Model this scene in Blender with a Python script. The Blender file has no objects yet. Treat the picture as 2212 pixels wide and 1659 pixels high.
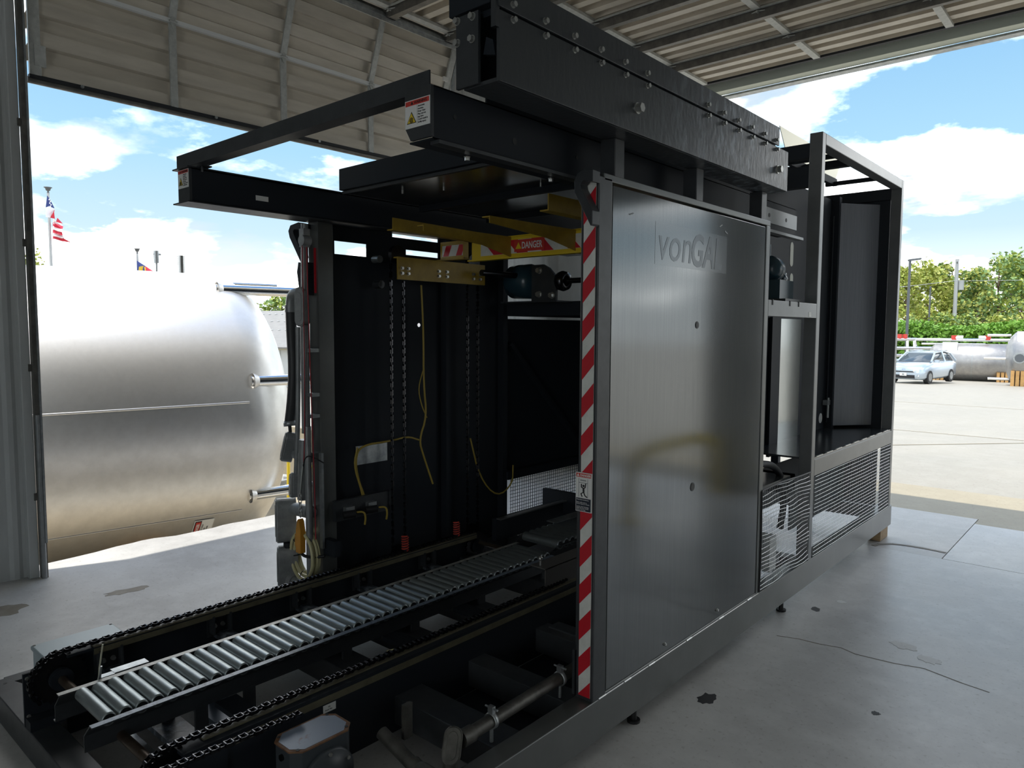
import bpy, bmesh, math, random
from math import sin, cos, pi, radians
from mathutils import Vector, Matrix
random.seed(7)
SC = bpy.context.scene
COL = SC.collection

# ------------------------------------------------------------------ camera
CAM_POS = Vector((0, 0, 1.75))
YAW, PITCH, ROLL, FPX = radians(41.30), radians(-4.274), radians(0.251), 1567.7
_f = Vector((-sin(YAW) * cos(PITCH), cos(YAW) * cos(PITCH), sin(PITCH)))
_r = Vector((cos(YAW), sin(YAW), 0)); _u = _r.cross(_f)
CR = _r * cos(ROLL) + _u * sin(ROLL); CU = _u * cos(ROLL) - _r * sin(ROLL); CF = _f
cam = bpy.data.cameras.new('camera'); cam_o = bpy.data.objects.new('camera', cam)
COL.objects.link(cam_o)
m = Matrix((CR, CU, -CF)).transposed().to_4x4(); m.translation = CAM_POS
cam_o.matrix_world = m
cam.sensor_fit = 'HORIZONTAL'; cam.sensor_width = 36.0; cam.lens = FPX / 2212 * 36
cam.clip_start = 0.05; cam.clip_end = 600
SC.camera = cam_o

def at(px, py, depth):
    """world point that stands `depth` metres away along the view axis (surveying helper for far things)"""
    return CAM_POS + depth * ((px - 1106) / FPX * CR - (py - 829.5) / FPX * CU + CF)

# ------------------------------------------------------------------ sky, sun, exposure
SKY_GAIN = 1.0
def make_world():
    w = bpy.data.worlds.new('sky'); SC.world = w; w.use_nodes = True
    nt = w.node_tree; nt.nodes.clear(); N = nt.nodes.new; L = nt.links.new
    tc = N('ShaderNodeTexCoord')
    sep = N('ShaderNodeSeparateXYZ'); L(tc.outputs['Generated'], sep.inputs[0])
    zc = N('ShaderNodeMath'); zc.operation = 'MAXIMUM'; zc.inputs[1].default_value = 0.0; L(sep.outputs['Z'], zc.inputs[0])
    den = N('ShaderNodeMath'); den.operation = 'ADD'; den.inputs[1].default_value = 0.22; L(zc.outputs[0], den.inputs[0])
    comb = N('ShaderNodeCombineXYZ'); 
    dv = N('ShaderNodeVectorMath'); dv.operation = 'DIVIDE'
    L(den.outputs[0], comb.inputs[0]); L(den.outputs[0], comb.inputs[1]); comb.inputs[2].default_value = 1.0
    L(tc.outputs['Generated'], dv.inputs[0]); L(comb.outputs[0], dv.inputs[1])
    mp = N('ShaderNodeMapping'); L(dv.outputs[0], mp.inputs[0]); mp.inputs['Location'].default_value = SKY_OFF
    nz = N('ShaderNodeTexNoise'); nz.inputs['Scale'].default_value = 1.25; nz.inputs['Detail'].default_value = 9; nz.inputs['Roughness'].default_value = .56
    L(mp.outputs[0], nz.inputs['Vector'])
    cr = N('ShaderNodeValToRGB'); cr.color_ramp.elements[0].position = .47; cr.color_ramp.elements[1].position = .60
    L(nz.outputs['Fac'], cr.inputs[0])
    nz2 = N('ShaderNodeTexNoise'); nz2.inputs['Scale'].default_value = 2.3; nz2.inputs['Detail'].default_value = 6
    L(mp.outputs[0], nz2.inputs['Vector'])
    cr2 = N('ShaderNodeValToRGB'); cr2.color_ramp.elements[0].position = .38; cr2.color_ramp.elements[1].position = .60
    cr2.color_ramp.elements[0].color = (.62, .68, .74, 1); cr2.color_ramp.elements[1].color = (4.6, 4.6, 4.5, 1)
    L(nz2.outputs['Fac'], cr2.inputs[0])
    grad = N('ShaderNodeValToRGB'); g = grad.color_ramp
    g.elements[0].position = 0.0; g.elements[0].color = (.70, .79, .81, 1)
    g.elements[1].position = .80; g.elements[1].color = (.10, .27, .62, 1)
    e = g.elements.new(.22); e.color = (.34, .58, .76, 1)
    e = g.elements.new(.40); e.color = (.19, .41, .70, 1)
    L(zc.outputs[0], grad.inputs[0])
    mx = N('ShaderNodeMixRGB'); L(cr.outputs[0], mx.inputs[0]); L(grad.outputs[0], mx.inputs[1]); L(cr2.outputs[0], mx.inputs[2])
    # bright haze low over the horizon
    hz = N('ShaderNodeMapRange'); hz.inputs['From Min'].default_value = 0.0; hz.inputs['From Max'].default_value = .12
    hz.inputs['To Min'].default_value = .55; hz.inputs['To Max'].default_value = 0.0; L(zc.outputs[0], hz.inputs['Value'])
    mx2 = N('ShaderNodeMixRGB'); L(hz.outputs[0], mx2.inputs[0]); L(mx.outputs[0], mx2.inputs[1]); mx2.inputs[2].default_value = (1.25, 1.3, 1.32, 1)
    bg = N('ShaderNodeBackground'); bg.inputs['Strength'].default_value = SKY_GAIN; L(mx2.outputs[0], bg.inputs[0])
    out = N('ShaderNodeOutputWorld'); L(bg.outputs[0], out.inputs[0])
SKY_OFF = (-38.9, 27.0, 0)
make_world()
sun = bpy.data.lights.new('sun', 'SUN'); sun.energy = 3.4; sun.angle = radians(.6); sun.color = (1, .95, .86)
sun_o = bpy.data.objects.new('sun', sun); COL.objects.link(sun_o)
sun_o.rotation_euler = Vector((.05, .14, -1)).to_track_quat('-Z', 'Y').to_euler(); sun_o.location = (0, 0, 30)
vs = SC.view_settings; vs.view_transform = 'Standard'; vs.look = 'None'; vs.exposure = 0.42; vs.gamma = 1.0; vs.use_curve_mapping = False

# ------------------------------------------------------------------ materials
MATS = {}
def M(name, col, rough=.5, metal=0.0, var=None, bump=None, coat=0.0, spec=.5, emit=None, aniso=0.0, stretch=(1, 1, 1), col2=None, ramp=(.35, .65), rvar=0.0):
    """principled material; var=noise scale mixing col with col2; bump=(scale,strength)"""
    if name in MATS: return MATS[name]
    mt = bpy.data.materials.new(name); mt.use_nodes = True; nt = mt.node_tree; b = nt.nodes['Principled BSDF']
    N = nt.nodes.new; L = nt.links.new
    b.inputs['Base Color'].default_value = (*col, 1); b.inputs['Roughness'].default_value = rough; b.inputs['Metallic'].default_value = metal
    b.inputs['Specular IOR Level'].default_value = spec; b.inputs['Coat Weight'].default_value = coat; b.inputs['Coat Roughness'].default_value = .12
    if var or bump:
        tc = N('ShaderNodeTexCoord'); mp = N('ShaderNodeMapping'); mp.inputs['Scale'].default_value = stretch; L(tc.outputs['Object'], mp.inputs[0])
    if var:
        nz = N('ShaderNodeTexNoise'); nz.inputs['Scale'].default_value = var; nz.inputs['Detail'].default_value = 8; nz.inputs['Roughness'].default_value = .62; L(mp.outputs[0], nz.inputs['Vector'])
        cr = N('ShaderNodeValToRGB'); cr.color_ramp.elements[0].position = ramp[0]; cr.color_ramp.elements[1].position = ramp[1]
        c2 = col2 or tuple(c * .7 for c in col)
        cr.color_ramp.elements[0].color = (*col, 1); cr.color_ramp.elements[1].color = (*c2, 1)
        L(nz.outputs['Fac'], cr.inputs[0]); L(cr.outputs[0], b.inputs['Base Color'])
        if rvar:
            mr = N('ShaderNodeMapRange'); mr.inputs['To Min'].default_value = rough - rvar; mr.inputs['To Max'].default_value = rough + rvar
            L(nz.outputs['Fac'], mr.inputs['Value']); L(mr.outputs[0], b.inputs['Roughness'])
    if bump:
        nb = N('ShaderNodeTexNoise'); nb.inputs['Scale'].default_value = bump[0]; nb.inputs['Detail'].default_value = 6; L(mp.outputs[0], nb.inputs['Vector'])
        bp = N('ShaderNodeBump'); bp.inputs['Strength'].default_value = bump[1]; bp.inputs['Distance'].default_value = .004
        L(nb.outputs['Fac'], bp.inputs['Height']); L(bp.outputs[0], b.inputs['Normal'])
    if emit: b.inputs['Emission Color'].default_value = (*col, 1); b.inputs['Emission Strength'].default_value = emit
    MATS[name] = mt; return mt

def concrete(name, base, dark, light, scale=1.0, crack=0.0, rmin=.40):
    if name in MATS: return MATS[name]
    mt = bpy.data.materials.new(name); mt.use_nodes = True; nt = mt.node_tree; b = nt.nodes['Principled BSDF']
    N = nt.nodes.new; L = nt.links.new
    tc = N('ShaderNodeNewGeometry')
    def noise(sc, det=8, rough=.6):
        n = N('ShaderNodeTexNoise'); n.inputs['Scale'].default_value = sc * scale; n.inputs['Detail'].default_value = det; n.inputs['Roughness'].default_value = rough
        L(tc.outputs['Position'], n.inputs['Vector']); return n
    def ramp(n, a, bb, ca, cb):
        r = N('ShaderNodeValToRGB'); r.color_ramp.elements[0].position = a; r.color_ramp.elements[1].position = bb
        r.color_ramp.elements[0].color = (*ca, 1); r.color_ramp.elements[1].color = (*cb, 1); L(n.outputs['Fac'], r.inputs[0]); return r
    n1 = noise(.9); r1 = ramp(n1, .33, .68, dark, base)
    n2 = noise(5.5, 10, .7); r2 = ramp(n2, .45, .75, (0, 0, 0), (1, 1, 1))
    mx = N('ShaderNodeMixRGB'); mx.inputs[2].default_value = (*light, 1); L(r1.outputs[0], mx.inputs[1]); 
    sc_ = N('ShaderNodeMath'); sc_.operation = 'MULTIPLY'; sc_.inputs[1].default_value = .55; L(r2.outputs[0], sc_.inputs[0]); L(sc_.outputs[0], mx.inputs[0])
    n3 = noise(42, 4, .6); r3 = ramp(n3, .58, .76, (1, 1, 1), (.66, .64, .61))
    mu = N('ShaderNodeMixRGB'); mu.blend_type = 'MULTIPLY'; mu.inputs[0].default_value = 1; L(mx.outputs[0], mu.inputs[1]); L(r3.outputs[0], mu.inputs[2])
    last = mu
    if crack:
        vo = N('ShaderNodeTexVoronoi'); vo.feature = 'DISTANCE_TO_EDGE'; vo.inputs['Scale'].default_value = crack
        nd = noise(2.5, 5); va = N('ShaderNodeVectorMath'); va.operation = 'MULTIPLY_ADD'; va.inputs[1].default_value = (.5, .5, .5)
        L(nd.outputs['Color'], va.inputs[0]); L(tc.outputs['Position'], va.inputs[2]); L(va.outputs[0], vo.inputs['Vector'])
        cr = N('ShaderNodeValToRGB'); cr.color_ramp.elements[0].position = .0; cr.color_ramp.elements[1].position = .006
        cr.color_ramp.elements[0].color = (.35, .34, .32, 1); cr.color_ramp.elements[1].color = (1, 1, 1, 1); L(vo.outputs['Distance'], cr.inputs[0])
        m3 = N('ShaderNodeMixRGB'); m3.blend_type = 'MULTIPLY'; m3.inputs[0].default_value = .8; L(mu.outputs[0], m3.inputs[1]); L(cr.outputs[0], m3.inputs[2]); last = m3
    L(last.outputs[0], b.inputs['Base Color'])
    mr = N('ShaderNodeMapRange'); mr.inputs['To Min'].default_value = rmin; mr.inputs['To Max'].default_value = rmin + .32; L(n1.outputs['Fac'], mr.inputs['Value']); L(mr.outputs[0], b.inputs['Roughness'])
    bp = N('ShaderNodeBump'); bp.inputs['Strength'].default_value = .12; bp.inputs['Distance'].default_value = .003; L(n3.outputs['Fac'], bp.inputs['Height']); L(bp.outputs[0], b.inputs['Normal'])
    MATS[name] = mt; return mt

PAINT = M('charcoal_paint', (.042, .046, .050), .42, 0, var=14, col2=(.030, .033, .037), rvar=.06)
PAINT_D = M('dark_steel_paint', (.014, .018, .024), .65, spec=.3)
PAINT_W = M('scuffed_paint', (.042, .048, .056), .34, 0, var=22, col2=(.34, .39, .45), ramp=(.50, .68), bump=(40, .3), stretch=(1, 1, .45))
PANEL = M('brushed_gray_panel', (.165, .172, .172), .12, .8, var=5, col2=(.14, .146, .15), stretch=(30, 30, .6), rvar=.03)
GHOST = M('ghost_lettering', (.10, .107, .112), .20, .75)
BASEM = M('satin_base_paint', (.15, .155, .15), .28, .45, var=3, col2=(.12, .125, .12))
FRAME = M('polished_frame_steel', (.17, .175, .175), .34, .3, var=6, col2=(.14, .145, .145))
GALV = M('galvanized_steel', (.46, .48, .48), .42, .85, var=18, col2=(.30, .32, .33), rvar=.08)
ROLL_M = M('roller_zinc', (.36, .40, .40), .42, .8, var=9, col2=(.27, .30, .31), stretch=(1, 6, 6), rvar=.06)
BLACK = M('black_rubber', (.010, .010, .011), .55)
OILY = M('oiled_chain_steel', (.05, .05, .054), .22, .9)
BOLT = M('zinc_bolt', (.55, .55, .52), .35, .9)
SHAFT = M('rusty_shaft', (.16, .13, .10), .38, .7, var=9, col2=(.08, .055, .04))
UHMW = M('worn_guide_strip', (.15, .135, .085), .5, 0, var=8, col2=(.09, .08, .05))
YELLOW = M('safety_yellow_paint', (.46, .31, .035), .45, 0, var=9, col2=(.34, .22, .025))
YELLOW_B = M('bright_yellow_paint', (.80, .58, .03), .4)
RED = M('reflective_red', (.55, .018, .03), .35)
RED2 = M('sign_red', (.60, .05, .035), .45)
WHITE = M('reflective_white', (.78, .79, .74), .4, var=16, col2=(.66, .67, .62))
SIGNW = M('sign_white', (.80, .80, .77), .5)
INK = M('black_ink', (.012, .012, .014), .6)
NAVY = M('sign_navy', (.02, .028, .045), .5)
GRAYINK = M('gray_ink', (.30, .31, .31), .6)
WALLM = M('ribbed_wall_paint', (.60, .61, .60), .5, 0, var=2.5, col2=(.47, .48, .47), stretch=(1, 1, .3))
DOORM = M('door_galvanized_sheet', (.68, .62, .52), .42, .0, var=3, col2=(.54, .49, .41), stretch=(1, .5, 3), rvar=.1)
STRUT = M('door_strut_steel', (.20, .19, .17), .5, .5, var=12, col2=(.12, .115, .105))
STILE = M('door_stile_steel', (.56, .57, .54), .45, .05, var=22, col2=(.42, .43, .41))
TRIM = M('pale_trim', (.62, .66, .56), .5)
SEAL = M('rubber_seal', (.02, .022, .026), .7)
STAINLESS = M('stainless_tank', (.78, .76, .73), .42, 1.0, var=7, col2=(.70, .68, .65), stretch=(1, 1, 1), bump=(3, .03), rvar=.05)
LOTSTEEL = M('lot_tank_steel', (.42, .41, .40), .45, .9, var=5, col2=(.34, .335, .33))  # stainless toned darker so the sunlit lot tanks keep their gray
HOSEBLK = M('ribbed_hose_rubber', (.035, .036, .038), .5)
STAINPIPE = M('polished_pipe', (.80, .80, .79), .14, 1.0)
CONDUIT = M('gray_conduit', (.30, .31, .31), .45, .4, var=15, col2=(.22, .225, .23))
CONDUIT_D = M('dirty_conduit', (.13, .125, .11), .5, .6, var=20, col2=(.07, .067, .06))
BOXG = M('cast_aluminium', (.36, .37, .37), .48, .3, var=20, col2=(.26, .27, .27))
BLUEGRAY = M('blue_gray_enamel', (.30, .37, .40), .38, .1)
WORN = M('worn_blue_enamel', (.25, .30, .38), .42, .1, var=9, col2=(.20, .10, .045), ramp=(.60, .70), bump=(30, .2))
RUST = M('rusted_edge', (.26, .13, .06), .7, .1, var=30, col2=(.15, .07, .035))
TEAL = M('teal_enamel', (.022, .055, .075), .25)
ORANGE = M('orange_switch', (.72, .33, .03), .5, 0, var=12, col2=(.58, .25, .025))
HOSE = M('cream_hose', (.68, .63, .36), .4)
REDCORD = M('red_cord', (.36, .02, .03), .5)
CABLE_Y = M('yellow_cable', (.42, .30, .05), .5)
WOOD = M('wood_block', (.45, .32, .18), .7, 0, var=6, col2=(.33, .22, .12), stretch=(1, 8, 8))
WOODO = M('orange_wood', (.62, .36, .13), .7, 0, var=6, col2=(.5, .27, .09))
SPRING = M('red_spring', (.55, .06, .04), .4)
TANSHEET = M('tan_sheet', (.42, .40, .30), .35, .5)
SHELFM = M('dark_glossy_shelf', (.05, .055, .06), .18, .1)
GREYIN = M('grey_inner_panel', (.20, .21, .225), .4, .2)
CONC = concrete('floor_concrete', (.63, .62, .595), (.46, .45, .435), (.75, .74, .715), 1.0, rmin=.20)
CONC_P = concrete('patch_concrete', (.55, .53, .495), (.43, .41, .38), (.65, .63, .59), 1.4, rmin=.25)
CONC_T = concrete('tan_concrete', (.36, .31, .215), (.31, .265, .18), (.41, .36, .26), .8)
CONC_W = concrete('pale_concrete', (.34, .315, .262), (.29, .267, .22), (.39, .365, .32), .7)
YARD = concrete('yard_surface', (.34, .285, .195), (.28, .235, .16), (.38, .335, .25), .25)
def scuffed():
    mt = PAINT_W.copy(); mt.name = 'scuffed_beam_paint'; nt = mt.node_tree; N = nt.nodes.new; L = nt.links.new
    tc = N('ShaderNodeNewGeometry'); sp = N('ShaderNodeSeparateXYZ'); L(tc.outputs['Position'], sp.inputs[0])
    mr = N('ShaderNodeMapRange'); mr.inputs['From Min'].default_value = 2.6; mr.inputs['From Max'].default_value = 3.7; mr.clamp = True; L(sp.outputs['Y'], mr.inputs['Value'])
    b = nt.nodes['Principled BSDF']; src = b.inputs['Base Color'].links[0].from_socket
    mx = N('ShaderNodeMixRGB'); L(mr.outputs[0], mx.inputs[0]); mx.inputs[1].default_value = (.042, .046, .050, 1); L(src, mx.inputs[2]); L(mx.outputs[0], b.inputs['Base Color']); return mt
SCUFF = scuffed()
STAIN = M('floor_stain', (.20, .17, .13), .6, 0, var=8, col2=(.28, .25, .20))
DIRTY = M('scraped_edge', (.70, .70, .68), .35, .8)
GLASSD = M('car_glass', (.06, .075, .085), .08, 0)
CARP = M('silver_blue_car_paint', (.50, .58, .66), .25, .45, coat=.6)
TYRE = M('tyre', (.02, .02, .021), .7)
FABR = M('flag_red', (.60, .03, .06), .7)
FABW = M('flag_white', (.85, .85, .85), .7)
FABB = M('flag_blue', (.03, .05, .20), .7)
FABY = M('flag_gold', (.75, .5, .05), .7)
POLE = M('pole_gray', (.42, .43, .43), .5, .3)
DARKPOLE = M('dark_pole', (.10, .11, .12), .6)
ROOFM = M('gray_roof', (.22, .215, .205), .6, 0, var=3, col2=(.18, .177, .17))
SIDING = M('white_siding', (.80, .81, .80), .5)
LEAF = [M('leaf_a', (.30, .36, .06), .6), M('leaf_b', (.42, .44, .10), .6), M('leaf_c', (.18, .29, .09), .6)]
LEAFH = M('hedge_leaf', (.15, .31, .03), .6)
BARK = M('bark', (.16, .11, .08), .9)

# ------------------------------------------------------------------ mesh helpers
WORLD = {}          # object -> world position of its origin
class MB:
    def __init__(s): s.v = []; s.f = []; s.sm = []
    def add(s, vs, fs, smooth=False):
        o = len(s.v); s.v += [tuple(p) for p in vs]
        for f in fs: s.f.append(tuple(i + o for i in f)); s.sm.append(smooth)
        return s
    def box(s, x0, x1, y0, y1, z0, z1):
        if x0 > x1: x0, x1 = x1, x0
        if y0 > y1: y0, y1 = y1, y0
        if z0 > z1: z0, z1 = z1, z0
        v = [(x0, y0, z0), (x1, y0, z0), (x1, y1, z0), (x0, y1, z0), (x0, y0, z1), (x1, y0, z1), (x1, y1, z1), (x0, y1, z1)]
        return s.add(v, [(0, 3, 2, 1), (4, 5, 6, 7), (0, 1, 5, 4), (1, 2, 6, 5), (2, 3, 7, 6), (3, 0, 4, 7)])
    def obox(s, c, size, X, Y):
        X = Vector(X).normalized(); Y = Vector(Y); Y = (Y - X * Y.dot(X)).normalized(); Z = X.cross(Y); c = Vector(c)
        a, b, d = [k / 2 for k in size]; v = []
        for sz in (-1, 1):
            for sx, sy in ((-1, -1), (1, -1), (1, 1), (-1, 1)): v.append(c + X * a * sx + Y * b * sy + Z * d * sz)
        return s.add(v, [(0, 3, 2, 1), (4, 5, 6, 7), (0, 1, 5, 4), (1, 2, 6, 5), (2, 3, 7, 6), (3, 0, 4, 7)])
    def cyl(s, p0, p1, r, n=16, r2=None, caps=True, smooth=True):
        p0 = Vector(p0); p1 = Vector(p1); r2 = r if r2 is None else r2; d = (p1 - p0).normalized()
        a = Vector((0, 0, 1)) if abs(d.z) < .9 else Vector((1, 0, 0)); X = d.cross(a).normalized(); Y = d.cross(X)
        v = []
        for p, q in ((p0, r), (p1, r2)):
            for i in range(n): t = 2 * pi * i / n; v.append(p + X * cos(t) * q + Y * sin(t) * q)
        f = [(i, i + n, (i + 1) % n + n, (i + 1) % n) for i in range(n)]
        s.add(v, f, smooth)
        if caps: s.add(v, [tuple(range(n)), tuple(range(2 * n - 1, n - 1, -1))])
        return s
    def tube(s, path, r, n=8, smooth_path=0, caps=True, closed=False):
        P = [Vector(p) for p in path]
        for _ in range(smooth_path):                 # Chaikin corner cutting
            Q = [P[0]]
            for a, b in zip(P, P[1:]): Q += [a * .75 + b * .25, a * .25 + b * .75]
            Q.append(P[-1]); P = Q
        k = len(P); rings = []; X = None
        for i, p in enumerate(P):
            if closed: d = (P[(i + 1) % k] - P[i - 1])
            else: d = (P[min(i + 1, k - 1)] - P[max(i - 1, 0)])
            d.normalize()
            if X is None:
                a = Vector((0, 0, 1)) if abs(d.z) < .9 else Vector((1, 0, 0)); X = d.cross(a).normalized()
            else: X = (X - d * X.dot(d)).normalized()
            Y = d.cross(X); rr = r(i / (k - 1)) if callable(r) else r
            rings.append([p + X * cos(2 * pi * j / n) * rr + Y * sin(2 * pi * j / n) * rr for j in range(n)])
        v = [q for ring in rings for q in ring]; f = []
        for i in range(k if closed else k - 1):
            i2 = (i + 1) % k
            for j in range(n): f.append((i * n + j, i * n + (j + 1) % n, i2 * n + (j + 1) % n, i2 * n + j))
        s.add(v, f, True)
        if caps and not closed: s.add(v, [tuple(range(n - 1, -1, -1)), tuple(range((k - 1) * n, k * n))])
        return s
    def prism(s, poly, axis, a0, a1):
        """polygon in the two other axes (x:yz, y:xz, z:xy) extruded from a0 to a1"""
        def P(q, a): return {'x': (a, q[0], q[1]), 'y': (q[0], a, q[1]), 'z': (q[0], q[1], a)}[axis]
        n = len(poly); v = [P(q, a0) for q in poly] + [P(q, a1) for q in poly]
        f = [tuple(range(n - 1, -1, -1)), tuple(range(n, 2 * n))] + [(i, (i + 1) % n, (i + 1) % n + n, i + n) for i in range(n)]
        return s.add(v, f)
    def plate(s, poly, o, U, V, th):
        """polygon given in the plane (o,U,V), thickness th along U x V"""
        o = Vector(o); U = Vector(U).normalized(); V = Vector(V).normalized(); W = U.cross(V) * th
        n = len(poly); v = [o + U * a + V * b for a, b in poly]; v += [p + W for p in v]
        f = [tuple(range(n - 1, -1, -1)), tuple(range(n, 2 * n))] + [(i, (i + 1) % n, (i + 1) % n + n, i + n) for i in range(n)]
        return s.add(v, f)
    def lathe(s, prof, o, D, n=32, smooth=True):
        """profile [(t,r)] along the axis D from o"""
        o = Vector(o); D = Vector(D).normalized(); a = Vector((0, 0, 1)) if abs(D.z) < .9 else Vector((1, 0, 0)); X = D.cross(a).normalized(); Y = D.cross(X)
        v = []; k = len(prof)
        for t, r in prof:
            for i in range(n): q = 2 * pi * i / n; v.append(o + D * t + X * cos(q) * r + Y * sin(q) * r)
        f = [(i * n + j, i * n + (j + 1) % n, (i + 1) * n + (j + 1) % n, (i + 1) * n + j) for i in range(k - 1) for j in range(n)]
        return s.add(v, f, smooth)
    def extrude_profile(s, prof, axis, a0, a1):
        """open profile swept along an axis as a single sheet (given thickness by solidify)"""
        def P(q, a): return {'x': (a, q[0], q[1]), 'y': (q[0], a, q[1])}[axis]
        n = len(prof); v = [P(q, a0) for q in prof] + [P(q, a1) for q in prof]
        return s.add(v, [(i, i + 1, i + 1 + n, i + n) for i in range(n - 1)])
    def build(s, name, mat, parent=None, bevel=0, origin=None, solid=0, label=None, stuff=False):
        xs = [p[0] for p in s.v]; ys = [p[1] for p in s.v]; zs = [p[2] for p in s.v]
        if origin is None: origin = Vector(((min(xs) + max(xs)) / 2, (min(ys) + max(ys)) / 2, min(zs)))
        origin = Vector(origin)
        me = bpy.data.meshes.new(name); me.from_pydata([(p[0] - origin.x, p[1] - origin.y, p[2] - origin.z) for p in s.v], [], s.f)
        me.polygons.foreach_set('use_smooth', s.sm); me.materials.append(mat); me.validate(); me.update()
        bm = bmesh.new(); bm.from_mesh(me); bmesh.ops.recalc_face_normals(bm, faces=bm.faces); bm.to_mesh(me); bm.free()
        o = bpy.data.objects.new(name, me); COL.objects.link(o); put(o, origin, parent)
        if solid: md = o.modifiers.new('solid', 'SOLIDIFY'); md.thickness = solid; md.offset = 0
        if bevel: md = o.modifiers.new('bevel', 'BEVEL'); md.width = bevel; md.segments = 2; md.limit_method = 'ANGLE'; md.harden_normals = False
        if label: o['label'] = label
        if stuff: o['kind'] = 'stuff'
        return o
def put(o, origin, parent=None):
    WORLD[o] = Vector(origin)
    if parent is not None: o.parent = parent; o.location = WORLD[o] - WORLD[parent]
    else: o.location = origin
def tag(o, label, cat, group=None):
    o['label'] = label; o['category'] = cat
    if group: o['group'] = group
    return o
def thing(name, label, cat, loc, group=None):
    o = bpy.data.objects.new(name, None); o.empty_display_size = .1; COL.objects.link(o); put(o, loc); return tag(o, label, cat, group)
def struct(o): o['kind'] = 'structure'; return o
def inst(name, src, loc, parent, rot=None, label=None):
    o = bpy.data.objects.new(name, src.data if hasattr(src, 'data') else src); COL.objects.link(o); put(o, loc, parent)
    if rot is not None: o.rotation_euler = rot
    if label: o['label'] = label
    return o
def mesh_only(mb, name, mat):
    me = bpy.data.meshes.new(name); me.from_pydata(mb.v, [], mb.f); me.polygons.foreach_set('use_smooth', mb.sm); me.materials.append(mat); me.validate()
    bm = bmesh.new(); bm.from_mesh(me); bmesh.ops.recalc_face_normals(bm, faces=bm.faces); bm.to_mesh(me); bm.free(); return me
def B(*a): return MB().box(*a)
def text(body, size, loc, U, V, mat, parent, name='lettering', shear=0, sx=1.0, bold=0.0, align='LEFT', th=.0006):
    cu = bpy.data.curves.new('t', 'FONT'); cu.body = body; cu.size = size; cu.shear = shear; cu.align_x = align; cu.offset = bold; cu.resolution_u = 3; cu.extrude = th / 2
    to = bpy.data.objects.new('t', cu); COL.objects.link(to); dg = bpy.context.evaluated_depsgraph_get(); dg.update()
    me = bpy.data.meshes.new_from_object(to.evaluated_get(dg)); bpy.data.objects.remove(to); bpy.data.curves.remove(cu)
    U = Vector(U).normalized() * sx; V = Vector(V).normalized(); W = U.cross(V).normalized()
    mt = Matrix((U, V, W)).transposed().to_4x4(); me.transform(mt); me.materials.clear(); me.materials.append(mat)
    o = bpy.data.objects.new(name, me); COL.objects.link(o); put(o, loc, parent); return o
X1, Y1, Z1 = Vector((1, 0, 0)), Vector((0, 1, 0)), Vector((0, 0, 1))
def hexbolt(r, h, mat, name='bolt'):
    b = MB().cyl((0, 0, 0), (0, 0, h * .2), r * 1.2, 14); b.cyl((0, 0, h * .25), (0, 0, h), r, 6, smooth=False); return mesh_only(b, name, mat)
ROT_PX = (0, pi / 2, 0)       # local z -> +x
ROT_NY = (pi / 2, 0, 0)       # local z -> -y

# ================================================================== the setting
floor = struct(B(-6.0, 9, -9, 7.9, -.30, -.035).build('floor', SEAL))
# main inside slab, with the broken dock edge on the yard side
edge = []
yy = -9.0
while yy < 6.32:
    edge.append((-6.13 - .035 * sin(yy * 3.1) * (yy < 2.6) + random.uniform(-.018, .018), yy)); yy += random.uniform(.06, .2)
poly = [(9, -9), (9, 6.321), (-6.12, 6.321)] + edge[::-1]
MB().prism(poly, 'z', -.28, 0).build('slab', CONC, floor)
B(-6.12, -1.130, 6.329, 7.912, -.2, -.002).build('slab', CONC_P, floor)
B(-1.122, 9, 6.329, 7.69, -.2, 0).build('slab', CONC, floor)
B(-1.122, 9, 7.694, 7.912, -.2, -.001).build('slab', CONC_T, floor)
def ribbon(pts, w, z, mat, name, parent):
    b = MB(); n = len(pts)
    for i in range(n - 1):
        a = Vector((*pts[i], z)); c = Vector((*pts[i + 1], z)); d = (c - a).normalized(); s = Vector((-d.y, d.x, 0)) * w / 2
        s2 = s * random.uniform(.6, 1.4)
        b.add([a - s, a + s, c + s2, c - s2], [(0, 1, 2, 3)])
    return b.build(name, mat, parent, solid=.002)
ribbon([(-1.62, 6.335), (-1.60, 6.41), (-1.52, 6.50), (-1.42, 6.53), (-1.30, 6.54), (-1.20, 6.53), (-1.135, 6.52)], .035, .0005, STAIN, 'spall_crack', floor)
def blot(cx, cy, rx, ry, mat, name='stain', seed=0, rot=0):
    rnd = random.Random(seed); n = 18; pts = []
    for i in range(n):
        t = 2 * pi * i / n; k = rnd.uniform(.7, 1.15); x = cos(t) * rx * k; y = sin(t) * ry * k
        pts.append((cx + x * cos(rot) - y * sin(rot), cy + x * sin(rot) + y * cos(rot)))
    return MB().prism(pts, 'z', .0002, .0012).build(name, mat, floor)
blot(-5.05, 1.86, .05, .15, STAIN, seed=1, rot=-.15)
blot(-5.25, 1.22, .10, .12, STAIN, seed=2)
blot(-1.50, 3.13, .04, .065, BLACK, 'oil_spot', 3)
blot(-1.50, 4.62, .03, .04, BLACK, 'oil_spot', 4)
blot(-.86, 3.52, .02, .02, BLACK, 'oil_spot', 8); blot(-.5, 3.07, .02, .03, BLACK, 'oil_spot', 9); blot(-1.42, 4.86, .03, .03, SIGNW, 'paper_scrap', 6); blot(-.95, 4.4, .07, .05, CONC_P, 'damp_mark', 11); blot(-.80, 4.3, .06, .05, CONC_P, 'damp_mark', 12)
ribbon([(-1.53, 4.06), (-1.42, 4.1), (-1.31, 4.11), (-1.2, 4.14), (-1.12, 4.11), (-1.02, 4.12), (-.93, 4.13), (-.8, 4.17), (-.62, 4.12), (-.5, 4.1)], .005, .0004, STAIN, 'hairline_crack', floor)

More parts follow.
